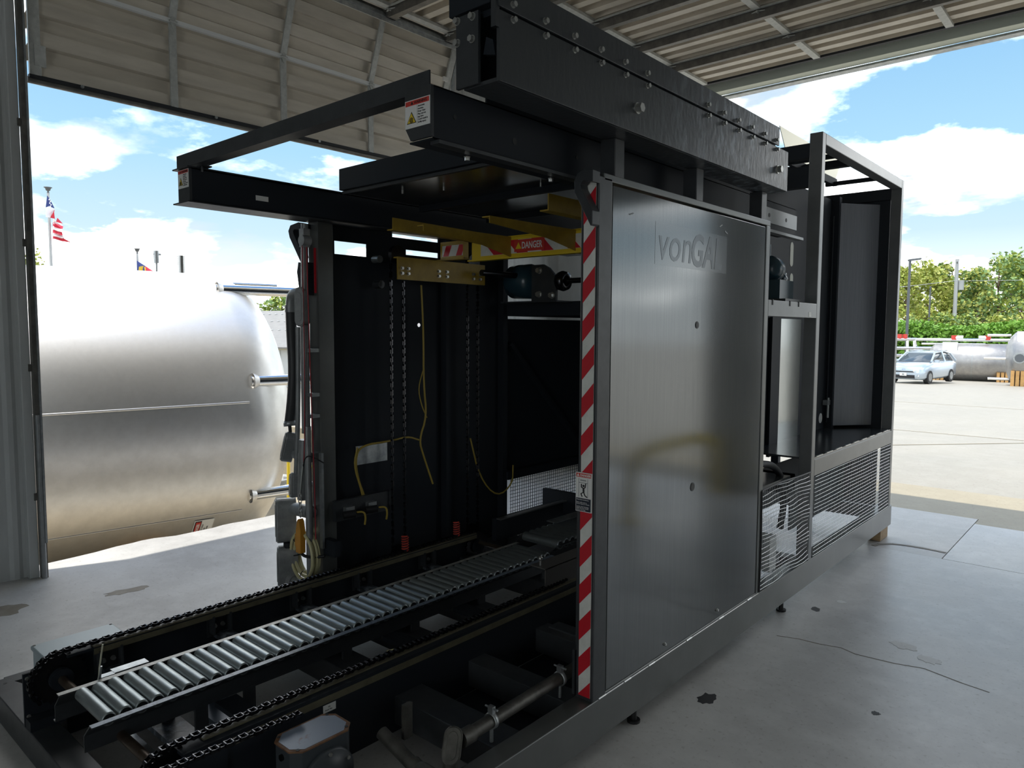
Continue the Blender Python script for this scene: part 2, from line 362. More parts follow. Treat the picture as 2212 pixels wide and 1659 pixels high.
# outside paving
yard = struct(B(-60, 60, 7.9, 8.0, -1.6, -.2).build('yard_ground', YARD))
tm = MB(); nx, ny = 60, 60; V_ = []
def terrain(x, y):
    ang = math.degrees(math.atan2(-x, max(y, .01))); t = min(max((ang - 35) / 12, 0), 1)
    lot = -.010 - .028 * max(y - 10.96, 0); lot = max(lot, -1.25)
    return -1.25 * t + lot * (1 - t) if y > 10.9 else (-1.25)
for j in range(ny + 1):
    for i in range(nx + 1):
        x = -160 + 280 * i / nx; y = -120 + 260 * j / ny; V_.append((x, y, 0))
def grid(xs, ys, zf):
    b = MB(); v = [(x, y, zf(x, y)) for y in ys for x in xs]; n = len(xs)
    b.add(v, [(j * n + i, j * n + i + 1, (j + 1) * n + i + 1, (j + 1) * n + i) for j in range(len(ys) - 1) for i in range(n - 1)]); return b
g1 = grid([-160 + k * 4 for k in range(39)] + [-6.25], [-120 + k * 5 for k in range(25)] + [0, 5, 8, 10.965], lambda x, y: -1.25)
g1.build('lower_yard', YARD, yard)
xs2 = [-160, -130, -100, -80, -70] + [-64 + 2 * k for k in range(40)] + [20, 30, 45, 70, 100]
ys2 = [10.965, 13, 15, 17, 19.4, 22, 25, 28.6, 32, 36, 40, 45, 50, 56, 62, 70, 80, 95, 120, 150]
grid(xs2, ys2, terrain).build('lot', CONC_W, yard)
B(-6.2, 40, 7.920, 9.215, -.25, -.004).build('slab', CONC_T, yard)
B(-6.2, 40, 9.223, 10.955, -.25, -.006).build('slab', CONC_W, yard)
B(-6.2, 40, 10.94, 10.98, -.2, -.013).build('paving_joint', STAIN, yard)
def jline(a, b, w=.02):
    b_ = MB(); n = 30
    for k in range(n):
        p = Vector(a).lerp(Vector(b), k / n); q = Vector(a).lerp(Vector(b), (k + 1) / n); d = (q - p).normalized(); s = Vector((-d.y, d.x)) * w / 2
        v = [p - s, p + s, q + s, q - s]; b_.add([(t.x, t.y, terrain(t.x, t.y) + .006) for t in v], [(0, 1, 2, 3)])
    b_.build('paving_joint', CONC_T, yard, solid=.004)
for yj in (15.2, 24.2): jline((-9, yj), (12, yj), .02)
jline((-3.2, 12.3), (1.5, 19.2), .025)

# left wall with vertical ribs, dock wall under the sill
def ribbed(y0, y1, z0, z1, xf=-5.85, name='wall_left'):
    p = []; y = y0
    while y < y1 - 1e-6:
        for dy, dx in ((0, 0), (.20, 0), (.225, .014), (.255, .014), (.28, 0)):
            if y + dy <= y1: p.append((xf + dx, y + dy))
        y += .30
    p.append((xf, y1)); p += [(xf - .12, y1), (xf - .12, y0)]
    return struct(MB().prism(p, 'z', z0, z1).build(name, WALLM))
ribbed(-9, 1.52, 0, 5.8); ribbed(5.58, 7.75, 0, 5.8); ribbed(1.52, 5.58, 4.35, 5.8)
struct(B(-6.06, -5.98, -9, 7.9, -1.3, -.28).build('wall_dock', CONC_P))
# rear wall around the bay door
struct(B(-5.97, -4.80, 7.56, 7.75, 0, 5.8).build('wall_rear', WALLM)); struct(B(-.2, .55, 7.56, 7.75, 0, 5.8).build('wall_rear', WALLM)); struct(B(.55, 5.2, 7.56, 7.75, 3.25, 5.8).build('wall_rear', WALLM)); struct(B(5.2, 9, 7.56, 7.75, 0, 5.8).build('wall_rear', WALLM)); struct(B(-4.8, -.2, 7.60, 7.75, 4.42, 5.8).build('wall_rear', WALLM))
struct(B(8.9, 9.05, -9, 7.75, 0, 5.8).build('wall_right', WALLM))
struct(B(-5.97, -.5, -9.15, -9, 0, 5.8).build('wall_front', WALLM)); struct(B(5.2, 9, -9.15, -9, 0, 5.8).build('wall_front', WALLM)); struct(B(-.5, 5.2, -9.15, -9, 4.4, 5.8).build('wall_front', WALLM))  # unseen wall; its bay opening is added and sized to let daylight in
struct(B(-5.97, 9.05, -9.15, 7.75, 5.8, 5.95).build('ceiling', WALLM))
struct(B(-4.8, -.2, 7.46, 7.60, 4.305, 4.395).build('trim_1', TRIM)); struct(B(-4.8, -.2, 7.60, 7.70, 4.28, 4.30).build('trim_2', GALV))
struct(B(-4.85, -4.78, 7.46, 7.60, 0, 4.40).build('trim_3', TRIM))
# door jamb of the left bay: pale angle, dark track, steel guard pipe
j = struct(B(-5.86, -5.78, 1.50, 1.56, 0, 4.2).build('trim_4', WALLM, bevel=.006))
B(-5.79, -5.735, 1.563, 1.600, 0, 4.15).build('door_track', STRUT, j); B(-5.735, -5.722, 1.588, 1.601, .25, 4.1).build('track_lip', GALV, j)
MB().cyl((-5.74, 1.578, 0), (-5.74, 1.578, 1.15), .017, 12).build('guard_pipe', CONDUIT, j)
for zb in (.55, 1.45, 2.3, 3.1): B(-5.80, -5.77, 1.545, 1.565, zb, zb + .05).build('track_bracket', STRUT, j)
j2 = struct(B(-5.86, -5.74, 5.52, 5.60, 0, 4.25).build('trim_5', WALLM))
B(-5.74, -5.69, 5.47, 5.52, 0, 4.2).build('door_track', GALV, j2)

# ---- door 1: left sectional door, half raised
hinge_b = MB(); hinge_b.plate([(-.025, 0), (0, .055), (.025, 0), (0, -.055)], (0, 0, 0), (0, 1, 0), (0, 0, 1), .006); hinge_b.cyl((.008, -.03, 0), (.008, .03, 0), .008, 8)
HINGE = mesh_only(hinge_b, 'hinge', STILE)
door1 = struct(B(-5.815, -5.775, 1.63, 5.46, 3.435, 3.462).build('door_1', SEAL))
MB().cyl((-5.80, 1.62, 3.425), (-5.80, 5.47, 3.425), .022, 12).build('bottom_seal', STRUT, door1)
def rib_profile(n_per, length):
    """(along, out) of a trapezoid rib sheet"""
    per = length / n_per; p = [(0, 0)]
    for k in range(n_per):
        a = k * per; p += [(a + per * .42, 0), (a + per * .46, -.042), (a + per * .93, -.042), (a + per * .97, 0)]
    p.append((length, 0)); return p
secs = [((-5.79, 3.46), (-5.79, 4.095)), ((-5.79, 4.11), (-5.585, 4.665)), ((-5.57, 4.68), (-5.17, 5.10))]
for i, (a, b_) in enumerate(secs):
    a = Vector(a); b_ = Vector(b_); d = (b_ - a); ln = d.length; d.normalize(); nrm = Vector((d.y, -d.x))
    pr_ = [tuple(a + d * t + nrm * o) for t, o in rib_profile(3, ln)]
    MB().extrude_profile(pr_, 'y', 1.63, 5.46).build('door_panel', DOORM, door1, solid=.004)
    for ys in (1.665, 2.60, 3.55, 4.49, 5.43):
        c = (a + b_) / 2 + nrm * .012; st = MB().obox((c.x, ys, c.y), (ln, .055 if 2 < ys < 5 else .07, .018), (d.x, 0, d.y), (0, 1, 0))
        st.build('stile', STILE, door1)
        if i < 2: h = inst('hinge', HINGE, (b_.x + .025, ys, b_.y), door1)
        for k in range(6):
            pass
    # joint strip between sections
    MB().obox(((b_.x + .01), 3.545, b_.y + .006), (.030, 3.83, .034), (d.x, 0, d.y), (0, 1, 0)).build('joint_strip', SIDING, door1)
for ys in (1.95, 2.93, 3.9, 4.85): MB().cyl((-5.773, ys, 3.45), (-5.762, ys, 3.45), .012, 8).build('rivet', GALV, door1)
B(-5.777, -5.766, 1.66, 1.73, 3.52, 3.66).build('corner_bracket', STILE, door1)
B(-5.52, -5.50, 5.20, 5.26, 4.26, 4.30).build('decal', SIGNW, door1)
trk = MB(); trk.tube([(-5.70, 5.50, 4.1), (-5.68, 5.50, 4.4), (-5.55, 5.50, 4.72), (-5.3, 5.50, 4.98), (-4.9, 5.5, 5.1)], .022, 8); trk.build('curved_track', GALV, door1)

# ---- door 2: right sectional door, fully raised, seen from below
door2 = struct(B(-4.75, -.25, 7.19, 7.235, 4.315, 4.375).build('door_2', SEAL))
seams = [7.19, 6.45, 5.80, 5.15, 4.50, 3.85, 3.2]
for i in range(6):
    y1, y0 = seams[i], seams[i + 1]; ln = y1 - y0 - .012
    pr_ = [(y0 + .006 + t, 4.335 - o * 1.5) for t, o in rib_profile(4, ln)]
    MB().extrude_profile(pr_, 'x', -4.75, -.25).build('door_panel', DOORM, door2, solid=.004)
    # strut near the joint and pale lip of the section edge
    if i < 5:
        ys = y0 + .05
        B(-4.73, -.27, ys - .035, ys + .035, 4.255, 4.262).build('strut', STRUT, door2)
        B(-4.73, -.27, ys - .038, ys - .030, 4.245, 4.328).build('strut_web', STRUT, door2)
        B(-4.75, -.25, y0 - .012, y0 + .004, 4.312, 4.322).build('joint_strip', STILE, door2)
    for xs in (-4.70, -3.64, -2.50, -1.41, -.32):
        B(xs - .03, xs + .03, y0 + .12, y1 - .02, 4.305, 4.330).build('stile', STILE, door2)
        if i < 5:
            hb = inst('hinge', HINGE, (xs, y0 + .012, 4.300), door2, rot=(0, pi / 2, 0))
B(-4.86, -4.78, 1.0, 7.40, 4.27, 4.30).build('track_rail', GALV, door2); B(-4.865, -4.855, 1.0, 7.40, 4.27, 4.36).build('track_angle', STRUT, door2)
B(-4.80, -4.79, 1.0, 7.40, 4.235, 4.30).build('track_lip', GALV, door2)
for ys in (3.88, 4.53, 5.18):
    B(-4.84, -4.72, ys, ys + .10, 4.27, 4.325).build('roller_bracket', STRUT, door2)
# yellow guard hoop beside the bay, mirrored softly in the machine's side panel
g = MB(); g.tube([(.3, 5.62, 0), (.3, 5.62, .42), (.3, 5.74, .58), (.3, 5.95, .64), (.3, 7.0, .64), (.3, 7.25, .58), (.3, 7.38, .42), (.3, 7.38, 0)], .055, 14, smooth_path=2)
gr = thing('guard_hoop', 'bright yellow bent pipe guard, seen mirrored in the brushed side panel', 'guard rail', (.3, 6.7, 0)); g.build('hoop', YELLOW_B, gr)
B(.2, .4, 5.52, 5.72, 0, .012).build('foot_plate', YELLOW_B, gr); B(.2, .4, 7.28, 7.48, 0, .012).build('foot_plate', YELLOW_B, gr)

# ================================================================== the palletizer
PZ = thing('palletizer', 'large charcoal steel palletizing machine with brushed side panel in the bay', 'machine', (-2.6, 4.4, .09))
# welded base
B(-1.692, -1.602, .84, 6.78, .092, .261).build('base_beam', BASEM, PZ, bevel=.004)
B(-3.60, -3.51, 1.32, 6.78, .12, .255).build('base_beam', PAINT, PZ, bevel=.004)
MB().prism([(-3.92, .832), (-1.692, .832), (-1.692, .940), (-3.80, .940), (-3.92, .90)], 'z', 0, .125).build('cross_beam', PAINT, PZ, bevel=.004)
B(-3.95, -3.87, .90, 2.2, 0, .118).build('floor_rail', PAINT, PZ, bevel=.003)
MB().cyl((-3.86, .885, .125), (-3.86, .885, .1262), .008, 12).build('beam_hole', BLACK, PZ)
B(-3.87, -2.27, 1.175, 1.29, .10, .125).build('cross_plate', PAINT_W, PZ); B(-3.87, -2.27, 1.364, 1.505, .10, .125).build('cross_plate', M('blue_sheen_plate', (.17, .20, .25), .3, .2, var=6, col2=(.12, .145, .18)), PZ); B(-3.30, -2.27, 1.045, 1.075, .17, .18).build('flat_bar', GALV, PZ)  # blue plate: its bluish reflection is painted into the colour
for y0, y1 in ((1.842, 1.99), (2.27, 2.38), (2.75, 2.85), (3.3, 3.42), (3.95, 4.05), (4.75, 4.85), (6.69, 6.78)):
    B(-3.51, -1.692, y0, y1, .135, .250).build('cross_beam', PAINT, PZ, bevel=.003)
for y in (2.36, 2.55, 2.75, 3.1, 3.45, 3.8):    # bright weld beads along the panel foot
    MB().tube([(-1.601, y, .263), (-1.600, y + .05, .264)], .0045, 6).build('weld_bead', DIRTY, PZ)
MB().tube([(-1.6015, 2.40, .2625), (-1.6015, 3.95, .2625)], .0016, 6).build('scraped_edge', DIRTY, PZ)

B(-2.245, -1.695, 1.995, 3.9, .095, .102).build('floor_shade_sheet', PAINT_D, PZ)  # dark sheet added where the floor below the cross beams is only shaded
# striped corner post with hook lug, sign and hazard tape
post = MB().box(-1.683, -1.600, 2.317, 2.408, .261, 2.335).build('corner_post', PAINT, PZ, bevel=.004)
TX0, TX1 = -1.668, -1.612
tape = B(TX0, TX1, 2.3145, 2.3165, .278, 2.325).build('hazard_tape', WHITE, post)
zz = .205; per = .150
k = 0
while zz < 2.33:      # red diagonal bands, clipped to the tape
    band = [(TX0, zz), (TX1, zz + .062), (TX1, zz + .062 + .078), (TX0, zz + .078)]
    def clip(poly, z, keep_above):
        out = []
        for i in range(len(poly)):
            a, b_ = poly[i], poly[(i + 1) % len(poly)]
            ia = (a[1] >= z) == keep_above; ib = (b_[1] >= z) == keep_above
            if ia: out.append(a)
            if ia != ib: t = (z - a[1]) / (b_[1] - a[1]); out.append((a[0] + (b_[0] - a[0]) * t, z))
        return out
    pl = clip(clip(band, .279, True), 2.324, False) if band else []
    if len(pl) > 2: MB().prism(pl, 'y', 2.3125, 2.3143).build('stripe', RED, post)
    zz += per; k += 1
hook_pts = [(-1.592, 2.346), (-1.635, 2.352), (-1.663, 2.341), (-1.678, 2.312), (-1.676, 2.272), (-1.600, 2.140), (-1.592, 2.147), (-1.592, 2.196), (-1.645, 2.283), (-1.649, 2.300), (-1.636, 2.312), (-1.592, 2.302)]
MB().prism(hook_pts, 'y', 2.262, 2.310).build('hook_lug', PAINT, PZ, bevel=.002)
# danger sign on the post
sg = B(-1.686, -1.610, 2.306, 2.3105, 1.034, 1.190).build('danger_sign', SIGNW, PZ)
sg['label'] = 'small danger sign with running figure'
def sgb(x0, x1, z0, z1, mat, name): return B(x0, x1, 2.3045, 2.3062, z0, z1).build(name, mat, sg)
sgb(-1.683, -1.613, 1.172, 1.187, RED2, 'header'); sgb(-1.683, -1.613, 1.037, 1.088, NAVY, 'text_panel')
text('\u25B2 DANGER', .0125, (-1.680, 2.304, 1.1755), X1, Z1, SIGNW, sg, bold=.0003)
for i, t in enumerate(('Hazardous machinery.', '', 'Entry will result in', 'Severe Injury or Death.', '', 'LOCK OUT POWER', 'AND BLOCK HOIST', 'before servicing.')):
    if t: text(t, .0066, (-1.680, 2.304, 1.0805 - i * .0058), X1, Z1, SIGNW, sg)
fig = MB()
def limb(*p, w=.0045): 
    for a, b_ in zip(p, p[1:]): fig.cyl((a[0], 2.3052, a[1]), (b_[0], 2.3052, b_[1]), w / 2, 6)
limb((-1.647, 1.112), (-1.648, 1.128), w=.008); limb((-1.648, 1.128), (-1.658, 1.132), (-1.658, 1.145)); limb((-1.648, 1.128), (-1.640, 1.132), (-1.638, 1.148))
limb((-1.648, 1.112), (-1.660, 1.106), (-1.654, 1.094)); limb((-1.647, 1.112), (-1.641, 1.100), (-1.630, 1.094)); fig.cyl((-1.648, 2.304, 1.138), (-1.648, 2.306, 1.138), .0048, 10)
fig.build('running_figure', INK, sg)
fr = MB()
for a in ((-1.672, -1.6705, 1.092, 1.166), (-1.629, -1.6275, 1.092, 1.166), (-1.672, -1.6275, 1.1485, 1.151), (-1.664, -1.636, 1.157, 1.162)): fr.box(a[0], a[1], 2.3047, 2.306, a[2], a[3])
fr.build('machine_outline', GRAYINK, sg)

# side panel: rim, inset sheet, screws, ghost logo
rim = MB(); rim.box(-1.66, -1.600, 2.352, 3.966, 2.322, 2.350); rim.box(-1.66, -1.600, 3.916, 3.966, .262, 2.322); rim.box(-1.66, -1.601, 2.405, 3.916, .262, .275)
rim.build('panel_rim', BASEM, PZ, bevel=.003)
sheet = MB().box(-1.640, -1.6035, 2.415, 3.908, .276, 2.313).build('side_panel', PANEL, PZ, bevel=.003)
for y, z, r in ((3.138, 1.776, .0135), (3.129, 1.008, .0165)):
    MB().cyl((-1.603, y, z), (-1.6015, y, z), r * 1.25, 20).build('grommet', PAINT, sheet); MB().cyl((-1.602, y, z), (-1.6008, y, z), r, 20).build('hole', BLACK, sheet)
SCREW = hexbolt(.007, .008, BOLT, 'screw')
for y, z in ((2.894, .314), (3.429, .318)): inst('screw', SCREW, (-1.603, y, z), sheet, rot=ROT_PX)
B(-1.6036, -1.6028, 2.742, 3.432, 2.032, 2.212).build('logo_ghost', M('logo_ghost_patch', (.15, .157, .16), .15, .8), sheet)
text('von', .222, (-1.6022, 2.757, 2.056), Y1, Z1, GHOST, sheet, shear=.16, sx=.95)
text('GAL', .205, (-1.6022, 3.055, 2.050), Y1, Z1, GHOST, sheet, shear=.16, sx=.82, bold=.005)
dent = M('dent_mark', (.12, .125, .125), .4, .7)
for y, z, a in ((3.36, 2.26, .3), (3.42, 2.235, -.4), (2.55, 2.22, .2)): MB().plate([(-.02, 0), (.015, .003), (.02, -.002), (-.01, -.005)], (-1.603, y, z), (0, cos(a), sin(a)), (0, -sin(a), cos(a)), .0008).build('scratch', dent, sheet)

# risers and the riveted overhead beam
for y in (2.452, 3.135, 3.885): B(-1.69, -1.620, y, y + .068, 2.350, 2.504).build('riser_post', PAINT, PZ, bevel=.003)
ob = MB(); ob.box(-1.537, -1.525, 1.671, 3.990, 2.504, 2.713); ob.box(-1.676, -1.537, 1.671, 3.990, 2.504, 2.516); ob.box(-1.676, -1.664, 1.70, 3.990, 2.516, 2.713)
beam = ob.build('overhead_beam', SCUFF, PZ, bevel=.0015)
B(-1.529, -1.519, 1.664, 3.848, 2.7195, 2.812).build('splice_plate', SCUFF, beam, bevel=.0015)
B(-1.676, -1.537, 1.690, 3.84, 2.715, 2.735).build('top_flange', PAINT_D, beam)
B(-1.545, -1.5255, 1.655, 1.672, 2.66, 2.80).build('end_stop', PAINT, beam)
BO = hexbolt(.009, .014, BOLT); BIG = hexbolt(.018, .026, BOLT)
ys_ = [1.724 + .157 * i for i in range(6)] + [3.025 + .1555 * i for i in range(6)]
for i, y in enumerate(ys_):
    inst('bolt', BO, (-1.519, y, 2.740), beam, rot=ROT_PX); inst('bolt', BO, (-1.525, y + .008 + .0018 * i, 2.699), beam, rot=ROT_PX)
for y in (2.454, 3.844): inst('bolt', BIG, (-1.525, y, 2.597), beam, rot=ROT_PX)
fp = B(-1.699, -1.602, 1.658, 1.671, 2.508, 2.728).build('bolted_plate', PAINT, PZ, bevel=.0015)
for x, z in ((-1.690, 2.715), (-1.624, 2.713), (-1.690, 2.649), (-1.626, 2.646)): inst('bolt', hexbolt(.0105, .014, BOLT) if x == -1.690 and z > 2.7 else MATS.setdefault('_b', hexbolt(.0105, .014, BOLT)), (x, 1.658, z), fp, rot=ROT_NY)
B(-1.728, -1.550, 1.655, 3.4, 2.735, 2.815).build('trolley_tube', PAINT_D, PZ, bevel=.003)
MB().plate([(0, 0), (.05, -.012), (.04, .035), (.012, .05)], (-1.600, 1.70, 2.60), (1, 0, 0), (0, 0, 1), .02).build('inner_bracket', PAINT_D, PZ)

# upper rails (C section) with end caps and warning decals
def rail(xw, xf, y0, y1, z0, z1, name='upper_rail'):
    b = MB(); s = 1 if xf > xw else -1
    b.box(xw, xw + s * .006, y0, y1, z0, z1); b.box(xw, xf, y0, y1, z0, z0 + .006); b.box(xw, xf, y0, y1, z1 - .006, z1)
    return b.build(name, PAINT_D, PZ, bevel=.0012)
rr = rail(-1.768, -1.885, 1.625, 4.78, 2.362, 2.532)
B(-1.80, -1.758, 1.64, 4.78, 2.350, 2.362).build('rail_rack', GALV if False else PAINT, PZ)
B(-1.80, -1.792, 1.9, 4.70, 2.532, 2.63).build('rail_guard', PAINT_D, PZ)
capR = MB().prism([(-1.765, 2.368), (-1.765, 2.530), (-1.893, 2.536), (-1.893, 2.412), (-1.866, 2.368)], 'y', 1.612, 1.624).build('end_cap', PAINT, PZ, bevel=.001)
rl = rail(-3.450, -3.572, 1.625, 4.78, 2.352, 2.508)
B(-3.60, -3.44, 1.60, 4.78, 2.508, 2.514).build('rail_lip', PAINT, PZ); B(-3.60, -3.44, 1.60, 4.78, 2.346, 2.352).build('rail_lip', PAINT, PZ)
capL = MB().prism([(-3.450, 2.352), (-3.450, 2.507), (-3.568, 2.507), (-3.568, 2.352)], 'y', 1.612, 1.624).build('end_cap', PAINT, PZ, bevel=.001)
B(-3.4495, -3.448, 1.95, 2.02, 2.40, 2.425).build('rail_label', SIGNW, PZ)
for y, z, r in ((1.72, 2.45, .008), (2.02, 2.43, .012), (2.40, 2.44, .008)): MB().cyl((-1.768, y, z), (-1.7665, y, z), r, 14).build('rail_hole', BLACK, PZ)
for y in (1.83, 2.30, 3.2, 3.7): inst('bolt', BO, (-1.82, y, 2.350), PZ, rot=(pi, 0, 0))
b = MB(); b.box(-3.612, -1.790, 1.628, 1.633, 2.522, 2.584); b.box(-3.612, -1.895, 1.633, 1.69, 2.522, 2.527); b.build('cross_bar', PAINT, PZ)
b = MB(); b.box(-3.45, -3.40, 1.65, 1.70, 2.514, 2.520); b.cyl((-3.42, 1.66, 2.49), (-3.42, 1.66, 2.52), .005, 8); b.build('stop_bracket', PAINT, PZ)
def warning(x0, x1, z0, z1, y):
    d = B(x0, x1, y - .0016, y, z0, z1).build('warning_decal', SIGNW, PZ); d['label'] = 'white warning decal with red header'
    w = x1 - x0; h = z1 - z0; yy = y - .0020
    B(x0 + w * .03, x1 - w * .03, y - .0024, y - .0016, z1 - h * .20, z1 - h * .03).build('header', RED2, d)
    text('\u25B2 WARNING', h * .145, (x0 + w * .24, y - .0026, z1 - h * .165), X1, Z1, INK, d, bold=.0003)
    tx = x0 + w * .27; tz = z0 + h * .28
    MB().prism([(tx - w * .19, tz - h * .12), (tx + w * .19, tz - h * .12), (tx, tz + h * .30)], 'y', y - .0024, y - .0016).build('triangle_border', INK, d)
    MB().prism([(tx - w * .155, tz - h * .098), (tx + w * .155, tz - h * .098), (tx, tz + h * .25)], 'y', y - .0030, y - .0024).build('triangle', YELLOW_B, d)
    text('@', h * .20, (tx, y - .0033, tz - h * .055), X1, Z1, INK, d, align='CENTER', bold=.0004)
    B(x0 + w * .49, x0 + w * .497, y - .0021, y - .0016, z0 + h * .09, z1 - h * .2).build('divider', GRAYINK, d)
    for i, t in enumerate(('Automatic', 'machine.', 'Keep Clear.', 'May start at', 'any time.', 'Could result in', 'bodily injury.')):
        text(t, h * .088, (x0 + w * .525, y - .0022, z1 - h * .30 - i * h * .096), X1, Z1, INK, d)
warning(-1.890, -1.769, 2.408, 2.497, 1.612); warning(-3.563, -3.455, 2.418, 2.504, 1.612)

# apron: front bar, plates, hanging guides
b = MB(); b.box(-3.425, -1.89, 2.440, 2.447, 2.522, 2.632); b.box(-3.425, -1.89, 2.440, 2.50, 2.516, 2.522); b.build('apron_bar', PAINT_D, PZ)
B(-3.42, -1.90, 2.455, 2.475, 2.496, 2.512).build('apron_edge', PAINT, PZ)
gl = M('glossy_apron_steel', (.055, .06, .065), .16, .3, var=5, col2=(.09, .095, .10), bump=(7, .12))
B(-3.42, -1.90, 2.478, 3.02, 2.505, 2.513).build('apron_plate', gl, PZ); B(-3.42, -1.90, 3.05, 3.62, 2.505, 2.513).build('apron_plate', gl, PZ); B(-3.42, -1.90, 3.65, 4.60, 2.505, 2.513).build('apron_plate', gl, PZ)
for y in (3.02, 3.62): B(-3.42, -1.90, y, y + .03, 2.47, 2.515).build('apron_joint_bar', PAINT_D, PZ)
for x, y in ((-3.1, 2.62), (-2.86, 2.70), (-2.4, 2.95), (-2.2, 3.3)): MB().cyl((x, y, 2.485), (x, y, 2.505), .006, 8).build('hanging_stud', BOLT, PZ)

# left side wall of the frame
colL = B(-3.600, -3.505, 2.35, 2.45, .255, 2.346).build('corner_post', BASEM, PZ, bevel=.003)
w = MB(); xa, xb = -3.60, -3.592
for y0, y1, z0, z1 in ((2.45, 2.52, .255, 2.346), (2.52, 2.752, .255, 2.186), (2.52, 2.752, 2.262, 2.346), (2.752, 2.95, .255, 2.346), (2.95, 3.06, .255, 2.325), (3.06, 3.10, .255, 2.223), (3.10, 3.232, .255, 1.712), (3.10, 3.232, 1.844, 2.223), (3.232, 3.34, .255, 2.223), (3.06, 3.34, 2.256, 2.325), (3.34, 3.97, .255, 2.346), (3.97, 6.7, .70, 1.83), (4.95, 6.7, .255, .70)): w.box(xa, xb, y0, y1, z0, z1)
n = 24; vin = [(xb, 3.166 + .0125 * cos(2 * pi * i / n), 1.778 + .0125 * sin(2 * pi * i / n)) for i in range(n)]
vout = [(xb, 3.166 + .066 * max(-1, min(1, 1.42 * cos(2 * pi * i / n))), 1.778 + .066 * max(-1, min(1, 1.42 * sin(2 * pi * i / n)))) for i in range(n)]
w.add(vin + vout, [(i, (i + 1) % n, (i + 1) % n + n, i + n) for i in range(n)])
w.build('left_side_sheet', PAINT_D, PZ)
for y in (3.36, 3.93): B(-3.592, -3.54, y, y + .05, .255, 2.35).build('inner_post', PAINT_D, PZ)
B(-3.59, -2.25, 4.96, 4.97, .26, 2.30).build('light_block_sheet', PAINT_D, PZ)  # added sheet, hidden from view, blocks light from the far end
B(-3.60, -3.52, 3.97, 6.7, 1.85, 1.95).build('side_rail', PAINT_D, PZ); B(-3.60, -3.52, 3.97, 6.7, .64, .70).build('side_rail', PAINT_D, PZ)
MB().obox((-3.57, 4.47, 1.23), (1.22, .05, .03), (0, .88, -.83), (1, 0, 0)).build('diagonal_brace', PAINT_D, PZ)
b = MB()
for i in range(34): y = 4.06 + .026 * i; b.cyl((-3.575, y, .262), (-3.575, y, .645), .0022, 5)
for i in range(15): z = .275 + .026 * i; b.cyl((-3.573, 4.05, z), (-3.573, 4.94, z), .0022, 5)
b.build('wire_mesh', BLACK, PZ, stuff=True, label='dark wire mesh guard low on the far side')
B(-3.50, -2.2, 4.35, 4.39, .36, .52).build('rear_bar', PAINT_D, PZ)
# guide bar with photo-eyes on the left wall
B(-3.50, -3.47, 2.42, 2.82, .64, .76).build('sensor_bar', PAINT, PZ)
for y in (2.50, 2.66):
    B(-3.47, -3.44, y - .03, y + .03, .685, .72).build('sensor_bracket', GALV, PZ); s_ = MB().cyl((-3.44, y - .05, .68), (-3.41, y + .01, .685), .022, 14).build('photo_eye', BLACK, PZ)
    MB().tube([(-3.41, y + .02, .69), (-3.39, y + .06, .69), (-3.39, y + .07, .65), (-3.40, y + .07, .61)], .006, 6, 2).build('sensor_cable', CABLE_Y, PZ)
B(-3.59, -3.585, 2.65, 2.89, .925, 1.04).build('data_plate', GALV, PZ)
cab = [[(-3.5, 3.106, 2.03), (-3.5, 3.124, 1.725), (-3.5, 3.122, 1.398), (-3.5, 3.149, 1.186), (-3.5, 3.08, 1.042), (-3.5, 3.119, .932), (-3.5, 3.199, .737)], [(-3.5, 3.124, 1.5), (-3.5, 3.075, 1.38), (-3.5, 3.10, 1.27), (-3.5, 3.149, 1.18)], [(-3.5, 3.08, 1.042), (-3.5, 2.984, 1.075), (-3.5, 2.85, 1.06), (-3.5, 2.62, 1.06), (-3.5, 2.58, .98), (-3.5, 2.60, .86), (-3.5, 2.64, .76)], [(-3.5, 2.60, 1.05), (-3.5, 2.57, .95), (-3.5, 2.62, .80), (-3.5, 2.63, .76)]]
for i, c in enumerate(cab): MB().tube(c, .0065 if i != 1 else .004, 6, 2).build('hanging_cable', CABLE_Y, PZ)
MB().tube([(-3.5, 3.55, 1.0), (-3.48, 3.62, .72), (-3.46, 3.78, .55), (-3.46, 3.95, .62), (-3.5, 4.0, .75)], .006, 6, 2).build('hanging_cable', CABLE_Y, PZ)
for y in (2.60, 2.63): MB().cyl((-3.33, 2.815 + (y - 2.6) * 14.4, .41), (-3.33, 2.815 + (y - 2.6) * 14.4, .50), .016, 10).build('spring_core', PAINT_D, PZ)
for y in (2.815, 3.249):
    MB().tube([(-3.33 + .020 * cos(t * .9), y + .020 * sin(t * .9), .415 + .09 * t / 42) for t in range(43)], .0045, 6).build('red_spring', SPRING, PZ)
# lift chains down the left wall
LK = MB()
for sx in (-1, 1): LK.plate([(-.0058, -.0127), (-.0032, 0), (-.0058, .0127), (0, .0185), (.0058, .0127), (.0032, 0), (.0058, -.0127), (0, -.0185)], (sx * .0085 - .001, 0, 0), (0, 1, 0), (0, 0, 1), .002)
LK.cyl((-.010, 0, .0127), (.010, 0, .0127), .0055, 8); LINKV = mesh_only(LK, 'link', OILY)
for y in (2.82, 2.917, 3.473, 3.571):
    ch = B(-3.452, -3.448, y - .002, y + .002, .36, 2.20).build('lift_chain', OILY, PZ)
    for i in range(36): inst('link', LINKV, (-3.45, y, .40 + i * .0508), ch)
for y in (2.868, 3.522):
    for z in (2.20, .36): MB().cyl((-3.465, y, z), (-3.435, y, z), .055, 20).build('chain_sprocket', OILY, PZ)
MB().cyl((-3.56, 2.78, 2.17), (-3.50, 2.78, 2.17), .022, 14).build('pivot_boss', GALV, PZ); MB().cyl((-3.56, 2.79, 2.02), (-3.50, 2.79, 2.02), .024, 14).build('pivot_boss', PAINT, PZ)

